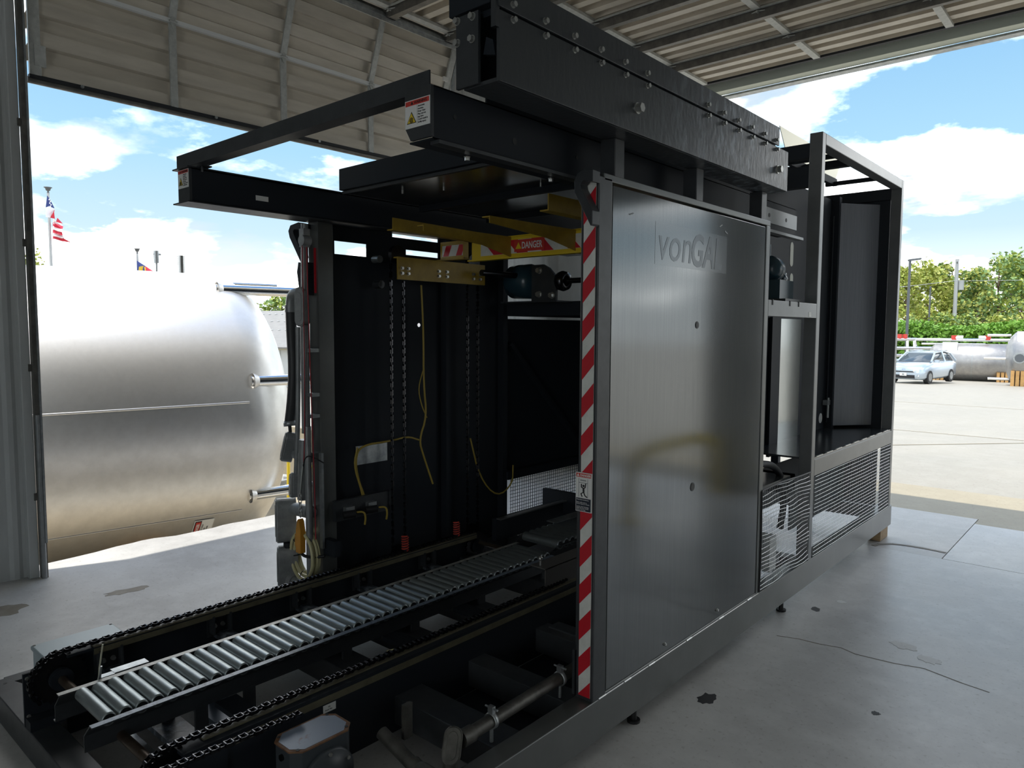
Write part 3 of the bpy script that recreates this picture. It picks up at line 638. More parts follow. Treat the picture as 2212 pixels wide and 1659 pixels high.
# ---- yellow lift carriage
LC = thing('lift_carriage', 'yellow pallet lift carriage with forks and a red white DANGER bar', 'lift carriage', (-2.6, 3.0, 2.03))
YB = 3.30
b = MB(); b.box(-3.24, -1.72, YB, YB + .01, 2.180, 2.305); b.box(-3.24, -1.72, YB - .04, YB + .01, 2.174, 2.182); b.box(-3.24, -1.72, YB, YB + .06, 2.303, 2.311); b.build('danger_bar', YELLOW_B, LC)
b = MB(); b.box(-3.55, -3.29, YB + .02, YB + .03, 2.200, 2.320); b.box(-3.55, -3.29, YB - .02, YB + .03, 2.196, 2.204); b.box(-3.30, -3.29, YB - .02, YB + .03, 2.2, 2.32); b.build('short_bar', YELLOW, LC)
tp = B(-3.16, -1.73, YB - .0025, YB - .0008, 2.205, 2.285).build('hazard_tape', WHITE, LC)
xx = -3.13
while xx < -1.85:
    MB().prism([(xx, 2.285), (xx + .085, 2.285), (xx + .165, 2.206), (xx + .08, 2.206)], 'y', YB - .0045, YB - .0028).build('stripe', RED, tp); xx += .19
tp2 = B(-3.53, -3.32, YB + .0175, YB + .0192, 2.225, 2.295).build('hazard_tape', WHITE, LC)
for xx in (-3.52, -3.40): MB().prism([(xx, 2.226), (xx + .05, 2.226), (xx + .08, 2.294), (xx + .03, 2.294)], 'y', YB + .0155, YB + .0172).build('stripe', RED, tp2)
dl = B(-2.880, -2.650, YB - .007, YB - .005, 2.212, 2.282).build('danger_label', RED2, LC)
text('\u25B2', .050, (-2.872, YB - .0075, 2.229), X1, Z1, YELLOW_B, dl, name='warning_triangle'); text('DANGER', .055, (-2.822, YB - .0075, 2.229), X1, Z1, SIGNW, dl, bold=.0012, sx=.70)
for x, y0, zf0, zf1, zb0, zb1, fl in ((-3.165, 2.60, 2.294, 2.361, 2.29, 2.350, 0), (-2.915, 2.60, 2.268, 2.301, 2.185, 2.305, 1), (-2.437, 2.60, 2.266, 2.300, 2.190, 2.305, 1), (-2.075, 2.60, 2.287, 2.363, 2.280, 2.360, 0)):
    b = MB().prism([(y0, zf0), (YB - .25, zf0 * .6 + zb0 * .4), (YB, zb0), (YB, zb1), (y0, zf1)], 'x', x, x + .006)
    e0, e1 = (zf0, zb0) if fl == 0 else (zf1 - .006, zb1 - .006)
    b.prism([(y0, e0), (YB, e1), (YB, e1 + .006), (y0, e0 + .006)], 'x', x - .045, x)
    b.build('fork', YELLOW, LC)
b = MB(); b.box(-3.405, -3.397, 2.829, 3.585, 2.048, 2.182); b.box(-3.45, -3.405, 2.829, 3.585, 2.174, 2.182); pl = b.build('side_plate', YELLOW, LC)
for y in (2.86, 2.91, 3.16, 3.23, 3.47, 3.535):
    for z in (2.085, 2.115): inst('bolt', BO, (-3.397, y, z), pl, rot=ROT_PX)
# drive shaft and gear motor at the back
SH = MB().cyl((-3.30, 3.45, 2.12), (-3.30, 3.82, 2.12), .020, 14).build('drive_shaft', OILY, PZ)
GM = thing('gear_motor', 'dark teal gear motor with handwheel behind the yellow lift carriage', 'motor', (-3.15, 3.90, 1.945))
MB().lathe([(0, 0), (0, .09), (.02, .115), (.18, .12), (.22, .09), (.24, 0)], (-3.43, 3.90, 2.085), X1, 28).build('motor_body', TEAL, GM); MB().lathe([(0, .05), (.02, .075), (.06, .08)], (-3.30, 3.80, 2.12), Y1, 24).build('adapter', TEAL, GM)
MB().prism([(-3.20, 1.945), (-2.99, 1.945), (-2.985, 2.10), (-3.05, 2.165), (-3.10, 2.19), (-3.20, 2.19)], 'y', 3.84, 3.86).build('mount_plate', PAINT, GM)
b = MB(); b.lathe([(0, .036), (0, .060), (.03, .068), (.06, .060), (.06, .036)], (-2.99, 3.88, 2.075), X1, 24); b.cyl((-3.05, 3.88, 2.075), (-2.80, 3.88, 2.075), .018, 12); b.build('handwheel', OILY, GM)
for x, z in ((-3.13, 2.15), (-3.13, 1.99), (-3.02, 1.98)): inst('bolt', BIG, (x, 3.84, z), GM, rot=ROT_NY)
B(-3.45, -2.95, 3.80, 4.0, 1.935, 1.945).build('motor_base', PAINT, GM)
b = MB(); b.box(-3.52, -1.66, 3.97, 4.03, 1.85, 1.945); b.build('motor_crossmember', PAINT_D, PZ)

# ---- section between side panel and cabinet frame
b = MB(); b.box(-1.612, -1.600, 3.966, 4.74, 1.832, 1.922); b.box(-1.75, -1.612, 3.966, 4.74, 1.914, 1.922); b.build('motor_shelf', FRAME, PZ, bevel=.002)
B(-1.5995, -1.599, 4.60, 4.645, 1.838, 1.868).build('shelf_label', SIGNW, PZ)
for y in (4.02, 4.28, 4.42): B(-1.604, -1.597, y, y + .012, 1.895, 1.926).build('cable_tie', BLACK, PZ)
B(-1.775, -1.765, 4.2, 4.80, 2.40, 2.49).build('rail_extension', FRAME, PZ); B(-1.80, -1.755, 3.97, 4.90, 2.345, 2.362).build('rack_strip', FRAME, PZ)
for y in (4.35, 4.62): MB().cyl((-1.766, y, 2.445), (-1.7635, y, 2.445), .012, 12).build('rail_hole', BLACK, PZ)
b = MB(); b.box(-2.052, -2.046, 5.05, 5.95, 1.94, 2.46); b.build('slotted_plate', PAINT_D, PZ)
def rr_slot(y0, y1, z0, z1, mat): 
    pts = []
    r = (y1 - y0) / 2
    for i in range(9): t = pi * i / 8; pts.append(((y0 + y1) / 2 + r * cos(t), z1 - r + r * sin(t)))
    for i in range(9): t = pi + pi * i / 8; pts.append(((y0 + y1) / 2 + r * cos(t), z0 + r + r * sin(t)))
    MB().prism(pts, 'x', -2.0455, -2.044).build('slot', mat, PZ)
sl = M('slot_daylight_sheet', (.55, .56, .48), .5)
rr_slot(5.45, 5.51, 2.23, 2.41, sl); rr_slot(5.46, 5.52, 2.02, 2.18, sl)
PM = thing('pump_motor', 'teal enamelled pump on the shelf beside the brushed panel', 'pump', (-1.80, 4.53, 1.922))
MB().lathe([(0, .0), (0, .07), (.05, .085), (.12, .08), (.16, .05), (.17, 0)], (-1.80, 4.40, 2.13), Y1, 24).build('pump_body', TEAL, PM)
MB().lathe([(0, .045), (.02, .055), (.05, .055), (.055, .04), (.055, 0)], (-1.80, 4.58, 2.08), Y1, 8).build('pump_cover', TEAL, PM)
MB().cyl((-1.80, 4.44, 2.2), (-1.80, 4.44, 2.28), .014, 10).build('eye_bolt', TEAL, PM); B(-1.86, -1.70, 4.38, 4.60, 1.945, 2.06).build('pump_foot', TEAL, PM); B(-1.88, -1.66, 4.37, 4.68, 1.922, 1.945).build('pump_base', PAINT, PM)
for z in (2.05, 2.11):
    for x in (-1.83, -1.77): inst('bolt', BO, (x, 4.635, z), PM, rot=(-pi / 2, 0, 0))
MB().tube([(-1.78, 4.66, 1.96), (-1.80, 4.70, 1.98), (-1.84, 4.73, 2.0)], .012, 8, 2).build('copper_line', M('brass', (.35, .22, .08), .4, .6), PM)
# inner compartments seen through the gap
inner = M('polished_inner_sheet', (.36, .38, .37), .15, .9, bump=(5, .1))
B(-2.050, -2.044, 5.28, 5.72, .84, 1.84).build('inner_sheet', inner, PZ); B(-2.06, -1.70, 4.0, 4.74, .80, .82).build('lower_shelf', SHELFM, PZ)
B(-2.05, -2.03, 5.12, 5.28, .84, 1.85).build('inner_post', PAINT_D, PZ); B(-2.3, -1.70, 4.66, 4.74, .70, .82).build('inner_crossmember', PAINT_D, PZ)
MB().tube([(-1.75, 4.1, .93), (-1.75, 4.33, .942), (-1.75, 4.53, .89), (-1.75, 4.66, .78), (-1.75, 4.70, .62), (-1.78, 4.72, .45)], .022, 10, 2).build('thick_hose', BLACK, PZ)
B(-1.80, -1.64, 4.2, 4.30, .31, .52).build('valve_block', M('pale_block', (.66, .67, .66), .5), PZ); B(-2.2, -1.85, 4.1, 4.65, .27, .42).build('hydraulic_base', PAINT_D, PZ)
b = MB()
for y in (4.02, 4.45): b.cyl((-1.70, y, .30), (-1.70, y, .36), .02, 10); b.cyl((-1.74, y, .36), (-1.66, y, .36), .012, 10)
b.build('fittings', GALV, PZ)
def wiremesh(y0, y1, z0, z1, sy, sz, name, lab, wob=.004):
    b = MB(); rnd = random.Random(3)
    nz_ = int((z1 - z0) / sz); ny_ = int((y1 - y0) / sy)
    for i in range(nz_ + 1):
        z = z0 + (z1 - z0) * i / nz_; b.tube([(-1.603 + wob * sin(i + k_), y0 + (y1 - y0) * k_ / 8, z + wob * .6 * sin(k_ * 1.7 + i * .2)) for k_ in range(9)], .0024, 5)
    for i in range(ny_ + 1):
        y = y0 + (y1 - y0) * i / ny_; b.cyl((-1.606, y, z0), (-1.606, y, z1), .0011, 4, caps=False)
    b.build(name, M('mesh_wire', (.75, .76, .77), .4, .3), PZ, stuff=True, label=lab)
wiremesh(3.955, 4.735, .275, .845, .024, .0255, 'wire_mesh', 'slack wire mesh guard right beside the brushed panel', .007)
wiremesh(4.835, 6.655, .270, .800, .024, .0255, 'wire_mesh', 'wire mesh guard under the open cabinet frame', .002)
MB().tube([(-1.600, 3.955, .85), (-1.595, 4.2, .862), (-1.595, 4.5, .85), (-1.600, 4.735, .845)], .006, 6, 2).build('mesh_lacing', BLACK, PZ); MB().tube([(-1.598, 3.95, .85), (-1.597, 3.958, .5), (-1.598, 3.95, .27)], .006, 6, 1).build('mesh_lacing', BLACK, PZ)

# ---- open cabinet frame at the far end
CF_ = thing('cabinet_frame', 'tall open cabinet frame of polished square tube behind the brushed panel', 'cabinet frame', (-2.0, 5.75, .261))
for y in (4.742, 6.660): B(-1.680, -1.600, y, y + .062, .261, 2.990).build('post', FRAME, CF_, bevel=.004)
B(-1.680, -1.600, 4.804, 6.660, 2.920, 2.990).build('top_bar', FRAME, CF_, bevel=.004); B(-1.680, -1.600, 4.804, 6.660, .808, .918).build('sill_bar', FRAME, CF_, bevel=.004)
for y in (4.742, 6.660): B(-2.62, -2.55, y, y + .062, .261, 2.990).build('post', PAINT_D, CF_, bevel=.003)
B(-2.62, -2.55, 4.80, 6.66, 2.92, 2.99).build('top_bar', PAINT_D, CF_)
for y in (4.742, 6.660): B(-2.55, -1.68, y, y + .055, 2.84, 2.93).build('cross_bar', PAINT_D, CF_)
B(-2.55, -1.68, 4.742, 4.797, 2.66, 2.79).build('cross_bar', PAINT_D, CF_); B(-2.55, -1.68, 5.5, 5.56, 2.92, 2.97).build('cross_bar', PAINT_D, CF_)
B(-2.60, -1.605, 4.76, 6.70, .918, .930).build('shelf', SHELFM, CF_)
for i in range(9): y = 4.85 + .2 * i; B(-1.612, -1.602, y, y + .12, .930, .934).build('shelf_lip', DIRTY, CF_)
B(-2.58, -2.57, 4.80, 6.66, .93, 2.85).build('back_panel', PAINT_D, CF_); B(-2.55, -1.69, 6.690, 6.715, .93, 2.92).build('end_panel', PAINT_D, CF_)
a, c = Vector((-2.0, 6.405, 0)), Vector((-1.775, 6.69, 0)); d = (c - a); m_ = (a + c) / 2
pale = M('pale_inner_panel', (.27, .28, .31), .4, .3, stretch=(30, 30, .5), var=6, col2=(.22, .23, .26))
MB().obox((m_.x, m_.y, 1.88), (d.length, .02, 1.86), d, (-d.y, d.x, 0)).build('swung_door', pale, CF_, bevel=.002)
B(-2.06, -1.995, 6.37, 6.43, .93, 2.86).build('door_post', PAINT_D, CF_); B(-2.07, -2.055, 4.80, 6.38, .93, 2.84).build('side_sheet', PAINT_D, CF_)
MB().cyl((-2.03, 6.34, .98), (-2.03, 6.34, 2.7), .007, 8).build('lock_rod', PAINT_D, CF_); b = MB(); b.box(-2.05, -2.01, 6.30, 6.38, 1.13, 1.17); b.cyl((-2.02, 6.34, 1.02), (-2.02, 6.34, 1.19), .010, 8); b.build('latch', GALV, CF_)
MB().cyl((-2.055, 6.27, 1.02), (-2.053, 6.27, 1.02), .042, 20).build('port_cover', SIGNW, CF_)
B(-1.96, -1.95, 5.35, 6.66, .27, .808).build('lower_back', PAINT_D, CF_); B(-1.96, -1.95, 4.80, 5.35, .52, .808).build('lower_back', PAINT_D, CF_); B(-1.95, -1.70, 6.62, 6.66, .27, .808).build('lower_end', PAINT_D, CF_)
B(-2.12, -2.11, 3.98, 4.74, .27, .80).build('lower_back', PAINT_D, CF_)
MB().plate([(5.05, 3.159), (6.38, 3.145), (6.25, 2.986), (5.21, 2.977)], (-2.0, 0, 0), (0, 1, 0), (0, 0, 1), .004).build('tan_hood', TANSHEET, CF_)
B(-2.02, -1.99, 5.2, 6.27, 2.93, 2.985).build('hood_bar', PAINT_D, CF_)
for y in (5.22, 6.2): B(-2.06, -1.68, y, y + .03, 2.925, 2.955).build('hood_strut', PAINT_D, CF_)
WB = [thing('wood_block', lab, 'block', (-1.66, y + .1, 0), 'timber blocks under the machine base') for y, lab in ((6.5, 'squared timber block under the far end of the machine base'),)]
for t_ in WB: y = WORLD[t_].y; B(-1.71, -1.61, y - .1, y + .12, 0, .092).build('timber', WOOD, t_, bevel=.003)
for y in (2.72, 4.45): tag(MB().cyl((-1.655, y, 0), (-1.655, y, .092), .014, 12).cyl((-1.655, y, 0), (-1.655, y, .012), .03, 12).build('leveling_foot', BLACK), 'dark foot under the %s of the machine base beam' % ('near part' if y < 3 else 'middle'), 'foot')
tag(B(-3.58, -3.52, 3.0, 3.1, 0, .12).build('leveling_foot', BLACK), 'dark foot under the far side base beam', 'foot')
tag(B(-3.58, -3.52, 6.5, 6.6, 0, .12).build('leveling_foot', BLACK), 'dark foot at the far left frame corner', 'foot')

# ================================================================== roller and chain conveyor
CV = thing('pallet_conveyor', 'pallet conveyor with zinc rollers between two oily drive chains', 'conveyor', (-2.8, 2.1, .236))
def zrail(x_out, s, y0, y1, z, name, foot=True):
    pts = [(x_out, z), (x_out + .022 * s, z), (x_out + (.022 - .055) * s if s > 0 else x_out - .080, z - .055)]
    xw = pts[2][0]; pts += [(xw, z - .115)]
    if foot: pts += [(xw - .02, z - .115)]
    return MB().extrude_profile(pts, 'y', y0, y1).build(name, PAINT, CV, solid=.005)
zrail(-2.957, 1, .835, 3.42, .402, 'roller_rail'); zrail(-2.610, -1, .835, 3.36, .402, 'roller_rail', False)
B(-2.962, -2.936, .835, 3.42, .4045, .4055).build('rail_cap', M('rail_wear', (.50, .49, .45), .45, .2, var=30, col2=(.30, .30, .28)), CV)
B(-2.635, -2.609, .835, 3.36, .4045, .4055).build('rail_cap', M('rail_wear_blue', (.20, .24, .30), .4, .1, var=40, col2=(.06, .07, .09), ramp=(.5, .66)), CV)
rb = MB(); L_ = .268
def roller_mesh(b, h, r):
    b.lathe([(-h + .005, r), (h - .005, r)], (0, 0, 0), X1, 24)
    for s_ in (-1, 1): b.lathe([(s_ * (h - .005), r), (s_ * (h - .0015), r - .0012), (s_ * h, r - .004)], (0, 0, 0), X1, 24); b.lathe([(s_ * h, r - .004), (s_ * (h - .004), r - .0075)], (0, 0, 0), X1, 24)
roller_mesh(rb, L_ / 2, .0245)
RME = mesh_only(rb, 'roller', ROLL_M)
eb = MB(); eb.cyl((-L_ / 2 + .001, 0, 0), (L_ / 2 - .001, 0, 0), .0185, 14); eb.cyl((-L_ / 2 - .02, 0, 0), (L_ / 2 + .02, 0, 0), .006, 6); EME = mesh_only(eb, 'axle', BLACK)
for i in range(45):
    y = .905 + .0556 * i; o = inst('roller', RME, (-2.788, y, .392), CV, rot=(random.uniform(0, 6.28), 0, 0)); inst('axle', EME, (-2.788, y, .392), o)
for x in (-2.99, -2.69):
    for y in (1.22, 1.42, 1.9, 2.31, 2.79, 3.34): B(x - .006, x + .006, y, y + .05, .12, .295).build('rail_support', PAINT, CV)
# second roller section further in
zrail(-2.99, 1, 3.47, 4.62, .432, 'roller_rail'); zrail(-2.645, -1, 3.47, 4.62, .432, 'roller_rail', False)
rb2 = MB(); roller_mesh(rb2, .146, .0285); R2 = mesh_only(rb2, 'roller', ROLL_M)
eb2 = MB(); eb2.cyl((-.144, 0, 0), (.144, 0, 0), .021, 14); eb2.cyl((-.165, 0, 0), (.165, 0, 0), .006, 6); E2 = mesh_only(eb2, 'axle', BLACK)
for i in range(18): y = 3.50 + .062 * i; o = inst('roller', R2, (-2.815, y, .428), CV); inst('axle', E2, (-2.815, y, .428), o)
# chain rails, wear strips and side plates
b = MB(); b.box(-3.362, -3.352, .98, 3.42, .13, .392); b.box(-3.352, -3.315, .98, 3.42, .380, .392); b.build('chain_rail', PAINT_D, CV)
B(-3.350, -3.312, 1.08, 3.42, .392, .398).build('wear_strip', UHMW, CV); B(-3.314, -3.310, 1.08, 3.42, .362, .386).build('wear_strip', UHMW, CV)
b = MB(); b.box(-2.262, -2.250, .98, 3.16, .10, .392); b.box(-2.33, -2.262, .98, 3.16, .380, .392); b.build('chain_rail', PAINT_D, CV)
B(-2.320, -2.280, 1.06, 3.16, .392, .398).build('wear_strip', UHMW, CV); B(-2.2495, -2.246, 1.08, 3.16, .352, .378).build('wear_strip', UHMW, CV)
B(-2.2495, -2.2488, 1.500, 1.556, .315, .345).build('serial_tag', SIGNW, CV)
tg = text('SN', .008, (-2.2485, 1.522, .332), Y1, Z1, INK, CV, name='tag_print'); text('Kamb Mat', .0075, (-2.2485, 1.508, .322), Y1, Z1, INK, CV, name='tag_print')
for y in (1.10, 1.60, 2.05, 2.45, 2.95):
    B(-3.352, -3.30, y, y + .008, .28, .37).build('rail_clip', PAINT, CV); B(-3.352, -3.30, y + .085, y + .093, .28, .37).build('rail_clip', PAINT, CV); B(-3.352, -3.346, y - .01, y + .10, .26, .36).build('clip_plate', PAINT, CV)
    for k in (.025, .065): inst('bolt', BO, (-3.346, y + k, .31), CV, rot=ROT_PX)
    B(-3.346, -3.0, y + .02, y + .10, .255, .275).build('tie_strap', PAINT_W, CV)
for y in (1.30, 2.13, 2.60): B(-2.69, -2.262, y, y + .09, .265, .285).build('tie_strap', PAINT_D, CV)
# sprockets, shaft
def sprocket(x, y, z, r, name):
    n = 24; pts = []
    for i in range(n * 2): t = pi * i / n; q = r if i % 2 else r - .012; pts.append((y + q * cos(t), z + q * sin(t)))
    o = MB().prism(pts, 'x', x - .006, x + .006).build(name, OILY, CV); MB().cyl((x - .02, y, z), (x + .03, y, z), .045, 20).build('hub', PAINT_D, CV); return o
sprocket(-3.333, .955, .300, .106, 'sprocket'); sprocket(-2.300, .955, .300, .106, 'sprocket'); sprocket(-3.333, 3.44, .300, .106, 'sprocket')
MB().cyl((-3.42, .955, .300), (-2.25, .955, .300), .0175, 16).build('drive_shaft', SHAFT, CV); MB().cyl((-3.42, 3.44, .33), (-2.9, 3.44, .33), .014, 14).build('idler_shaft', SHAFT, CV)
B(-3.376, -3.364, .832, 1.12, .125, .346).build('bearing_plate', PAINT_D, CV); B(-3.364, -3.30, .834, .96, .125, .165).build('bearing_foot', PAINT_D, CV)
for z in (.165, .325): inst('bolt', SCREW, (-3.364, .846, z), CV, rot=ROT_PX)
B(-2.25, -2.238, .845, 1.12, .10, .36).build('bearing_plate', PAINT_D, CV)
# chains: every link its own piece
lk = MB()
for sx in (-1, 1): lk.plate([(-.0125, -.0055), (0, -.0034), (.0125, -.0055), (.0185, 0), (.0125, .0055), (0, .0034), (-.0125, .0055), (-.0185, 0)], (sx * .0095 - .0012, 0, 0), (0, 1, 0), (0, 0, 1), .0024)
lk.cyl((-.009, .0127, 0), (.009, .0127, 0), .0082, 8); lk.cyl((-.009, -.0127, 0), (.009, -.0127, 0), .0082, 8)
LINK = mesh_only(lk, 'link', OILY); P_ = .0254
lk2 = MB()
for sx in (-1, 1): lk2.plate([(-.0125, -.0078), (0, -.0056), (.0125, -.0078), (.0195, 0), (.0125, .0078), (0, .0056), (-.0125, .0078), (-.0195, 0)], (sx * .0125 - .0012, 0, 0), (0, 1, 0), (0, 0, 1), .0024)
lk2.cyl((-.016, .0127, 0), (.016, .0127, 0), .0045, 8); lk2.cyl((-.016, -.0127, 0), (.016, -.0127, 0), .0045, 8); LINKO = mesh_only(lk2, 'link', OILY)
def chain(x, y0, y1, zc, sy, sz, r, arc0, name):
    """top strand from y1 back to the sprocket, then round it down to angle arc0"""
    pts = []; y = y1; 
    while y > sy: pts.append((y, zc, 0.0)); y -= P_
    t = pi / 2 + (sy - y) / r
    while t < arc0: pts.append((sy + r * cos(t), sz + r * sin(t), t - pi / 2)); t += P_ / r
    ch = MB().cyl((x - .003, y1, zc), (x - .003, y1 + .02, zc), .004, 6).build(name, OILY, CV)
    for i, (yy, z_, a_) in enumerate(pts): inst('link', LINKO if i % 2 else LINK, (x, yy, z_), ch, rot=(a_, 0, 0))
chain(-3.331, .95, 3.40, .4105, .955, .300, .1105, 3.9, 'left_chain'); chain(-2.300, .95, 3.05, .4105, .955, .300, .1105, 3.9, 'right_chain')
dc = MB().cyl((-2.205, 1.30, .385), (-2.205, 1.32, .385), .004, 6).build('gear_chain', OILY, CV)
for i in range(20): inst('link', LINKO if i % 2 else LINK, (-2.205, .88 + i * P_, .397 - .0006 * i), dc)
sp = MB().cyl((-2.212, .93, .30), (-2.198, .93, .30), .085, 24).build('small_sprocket', OILY, CV)
# brackets beside the far rollers
b = MB(); b.box(-2.306, -2.30, 2.89, 3.3, .385, .510); b.box(-2.40, -2.30, 2.89, 3.3, .505, .511); b.build('guide_bracket', M('taupe_paint', (.10, .095, .09), .45), CV); b = MB(); b.cyl((-2.36, 2.92, .511), (-2.36, 2.92, .535), .006, 8); b.lathe([(0, .004), (.006, .012), (.018, .012), (.024, .004)], (-2.36, 2.92, .535), Z1, 12); b.build('eye_bolt', BOLT, CV)
B(-1.93, -1.70, 2.45, 2.52, .44, .446).build('side_bracket', PAINT, PZ); B(-1.712, -1.700, 2.33, 2.52, .26, .446).build('side_bracket', PAINT, PZ); B(-1.70, -1.684, 2.335, 2.40, .45, 1.12).build('guard_strip', PAINT, PZ)
B(-2.98, -2.90, 3.75, 4.6, .47, .475).build('guide_angle', GALV, CV)
b = MB(); b.box(-3.30, -3.26, 3.6, 4.9, .455, .463); b.build('inner_guide', FRAME, CV); B(-3.34, -3.30, 3.6, 4.9, .30, .455).build('inner_guide', PAINT_D, CV)
# latch plate, thin tie sticking up from the left rail
la = MB(); la.box(-3.02, -2.975, 1.04, 1.17, .398, .406); la.box(-3.0, -2.97, .99, 1.04, .395, .405); la.build('latch_plate', GALV, CV)
MB().tube([(-2.985, .985, .385), (-2.985, .99, .44), (-2.985, 1.005, .53)], .0035, 6).build('cable_tie', M('pale_tie', (.52, .50, .38), .5), CV); MB().tube([(-2.99, .985, .38), (-2.985, .99, .41), (-2.985, .995, .445)], .006, 8).build('hose_barb', GALV, CV)
MB().tube([(-2.52, 2.02, .295), (-2.45, 2.2, .30), (-2.40, 2.33, .30)], .008, 8, 1).build('air_hose', HOSE, CV)
b = MB(); b.box(-2.44, -2.34, 2.34, 2.40, .285, .315); b.cyl((-2.37, 2.5, .285), (-2.37, 2.5, .335), .011, 8); b.box(-2.41, -2.33, 2.46, 2.54, .285, .305); b.build('air_fitting', BLACK, CV)

# ---- gear case with rusted cover
GB = thing('gear_case', 'gear case with worn blue top plate and rusty edges beside the near chain', 'gear case', (-2.12, 1.36, .10))
def cham(x0, x1, y0, y1, c): return [(x0 + c, y0), (x1 - c, y0), (x1, y0 + c), (x1, y1 - c), (x1 - c, y1), (x0 + c, y1), (x0, y1 - c), (x0, y0 + c)]
MB().prism(cham(-2.182, -2.036, 1.246, 1.484, .03), 'z', .09, .352).build('case', M('case_dark_enamel', (.05, .058, .066), .4), GB, bevel=.002)
MB().prism(cham(-2.186, -2.032, 1.242, 1.488, .033), 'z', .352, .3575).build('cover_edge', RUST, GB); MB().prism(cham(-2.178, -2.040, 1.252, 1.478, .035), 'z', .3575, .3585).build('cover_plate', WORN, GB)
for x, y in ((-2.168, 1.268), (-2.052, 1.268), (-2.168, 1.462), (-2.052, 1.462)): MB().cyl((x, y, .3585), (x, y, .3592), .0065, 12).build('bolt_hole', BLACK, GB)
b = MB(); b.lathe([(0, .10), (.012, .10), (.016, .094), (.016, .07), (.022, .066), (.022, 0)], (-2.036, 1.372, .225), X1, 32); b.build('side_cover', M('case_dark_enamel', (.05, .058, .066), .4), GB)
for i in range(6): t = pi / 6 + i * pi / 3; inst('bolt', SCREW, (-2.022, 1.372 + .084 * cos(t), .225 + .084 * sin(t)), GB, rot=ROT_PX)
MB().cyl((-2.11, 1.246, .32), (-2.11, 1.238, .32), .011, 12).build('plug', OILY, GB)
tag(GB, GB['label'], 'gear case')
# ---- pale junction box at lower left
JB = thing('junction_box', 'pale blue-gray flat junction box on the floor side of the left chain', 'electrical box', (-3.49, 1.09, .0))
B(-3.598, -3.392, .93, 1.25, .10, .352).build('box', BLUEGRAY, JB, bevel=.008); B(-3.604, -3.386, .924, 1.256, .345, .366).build('lid', BLUEGRAY, JB, bevel=.006)
B(-3.56, -3.42, 1.0, 1.2, 0, .10).build('stand', PAINT_D, JB)
for x, y in ((-3.59, .935), (-3.59, 1.245), (-3.40, 1.245)): MB().cyl((x, y, .366), (x, y, .3675), .006, 10).build('lid_screw', BLACK, JB)
# ---- low conduits near the striped post
LCD = thing('floor_conduit', 'dirty steel conduit with round fittings lying low before the striped post', 'conduit', (-1.75, 1.9, .2))
MB().cyl((-1.745, 2.40, .335), (-1.722, 1.74, .335), .0245, 16).build('pipe', CONDUIT_D, LCD)
def conduit_body(c, D, U, ln, w, dp, mat, parent, name='conduit_body'):
    """LB style fitting: rounded bar with an oval cover; D long axis, U cover normal"""
    D = Vector(D).normalized(); U = Vector(U); U = (U - D * U.dot(D)).normalized(); S = D.cross(U); c = Vector(c)
    oval = []
    r = w / 2
    for i in range(11): t = -pi / 2 + pi * i / 10; oval.append((ln / 2 - r + r * cos(t), r * sin(t)))
    for i in range(11): t = pi / 2 + pi * i / 10; oval.append((-ln / 2 + r + r * cos(t), r * sin(t)))
    o = MB().plate(oval, c - U * dp / 2, D, S, dp if D.cross(S).dot(U) > 0 else -dp).build(name, mat, parent, bevel=.005)
    MB().plate([(a * .94, b_ * .90) for a, b_ in oval], c + U * dp / 2, D, S, .006 if D.cross(S).dot(U) > 0 else -.006).build('oval_cover', mat, o, bevel=.002)
    MB().plate([(a * .72, b_ * .55) for a, b_ in oval], c + U * (dp / 2 + .006), D, S, .003 if D.cross(S).dot(U) > 0 else -.003).build('cover_boss', mat, o, bevel=.001)
    return o
conduit_body((-1.728, 1.665, .325), (.25, -.45, -.85), (.62, -.70, .35), .125, .065, .06, CONDUIT_D, LCD)
MB().cyl((-1.722, 1.755, .335), (-1.722, 1.70, .335), .030, 16).build('coupling', CONDUIT_D, LCD); MB().cyl((-1.728, 1.655, .30), (-1.728, 1.655, .225), .026, 16).build('nipple', CONDUIT_D, LCD)
conduit_body((-1.715, 1.60, .205), (1, 0, 0), (0, -.6, .8), .26, .085, .08, CONDUIT_D, LCD)
MB().cyl((-2.03, 1.60, .285), (-1.83, 1.60, .225), .024, 16).build('pipe', CONDUIT_D, LCD); MB().cyl((-1.86, 1.60, .235), (-1.81, 1.60, .22), .030, 16).build('coupling', CONDUIT_D, LCD)
for p in ((-1.736, 2.28, .335), (-1.726, 1.86, .335)):
    b = MB(); b.lathe([(-.008, .0255), (-.008, .030), (.008, .030), (.008, .0255)], p, Y1, 20); b.box(p[0] - .012, p[0] + .012, p[1] - .008, p[1] + .008, p[2] + .028, p[2] + .055); b.cyl((p[0] - .03, p[1], p[2] + .047), (p[0] + .03, p[1], p[2] + .047), .004, 8); b.cyl((p[0], p[1], p[2] - .08), (p[0], p[1], p[2] - .028), .007, 8); b.build('pipe_clamp', GALV, LCD)
B(-1.99, -1.975, 1.66, 1.70, .25, .38).build('slotted_strap', CONDUIT_D, LCD)
tag(LCD, LCD['label'], 'conduit')

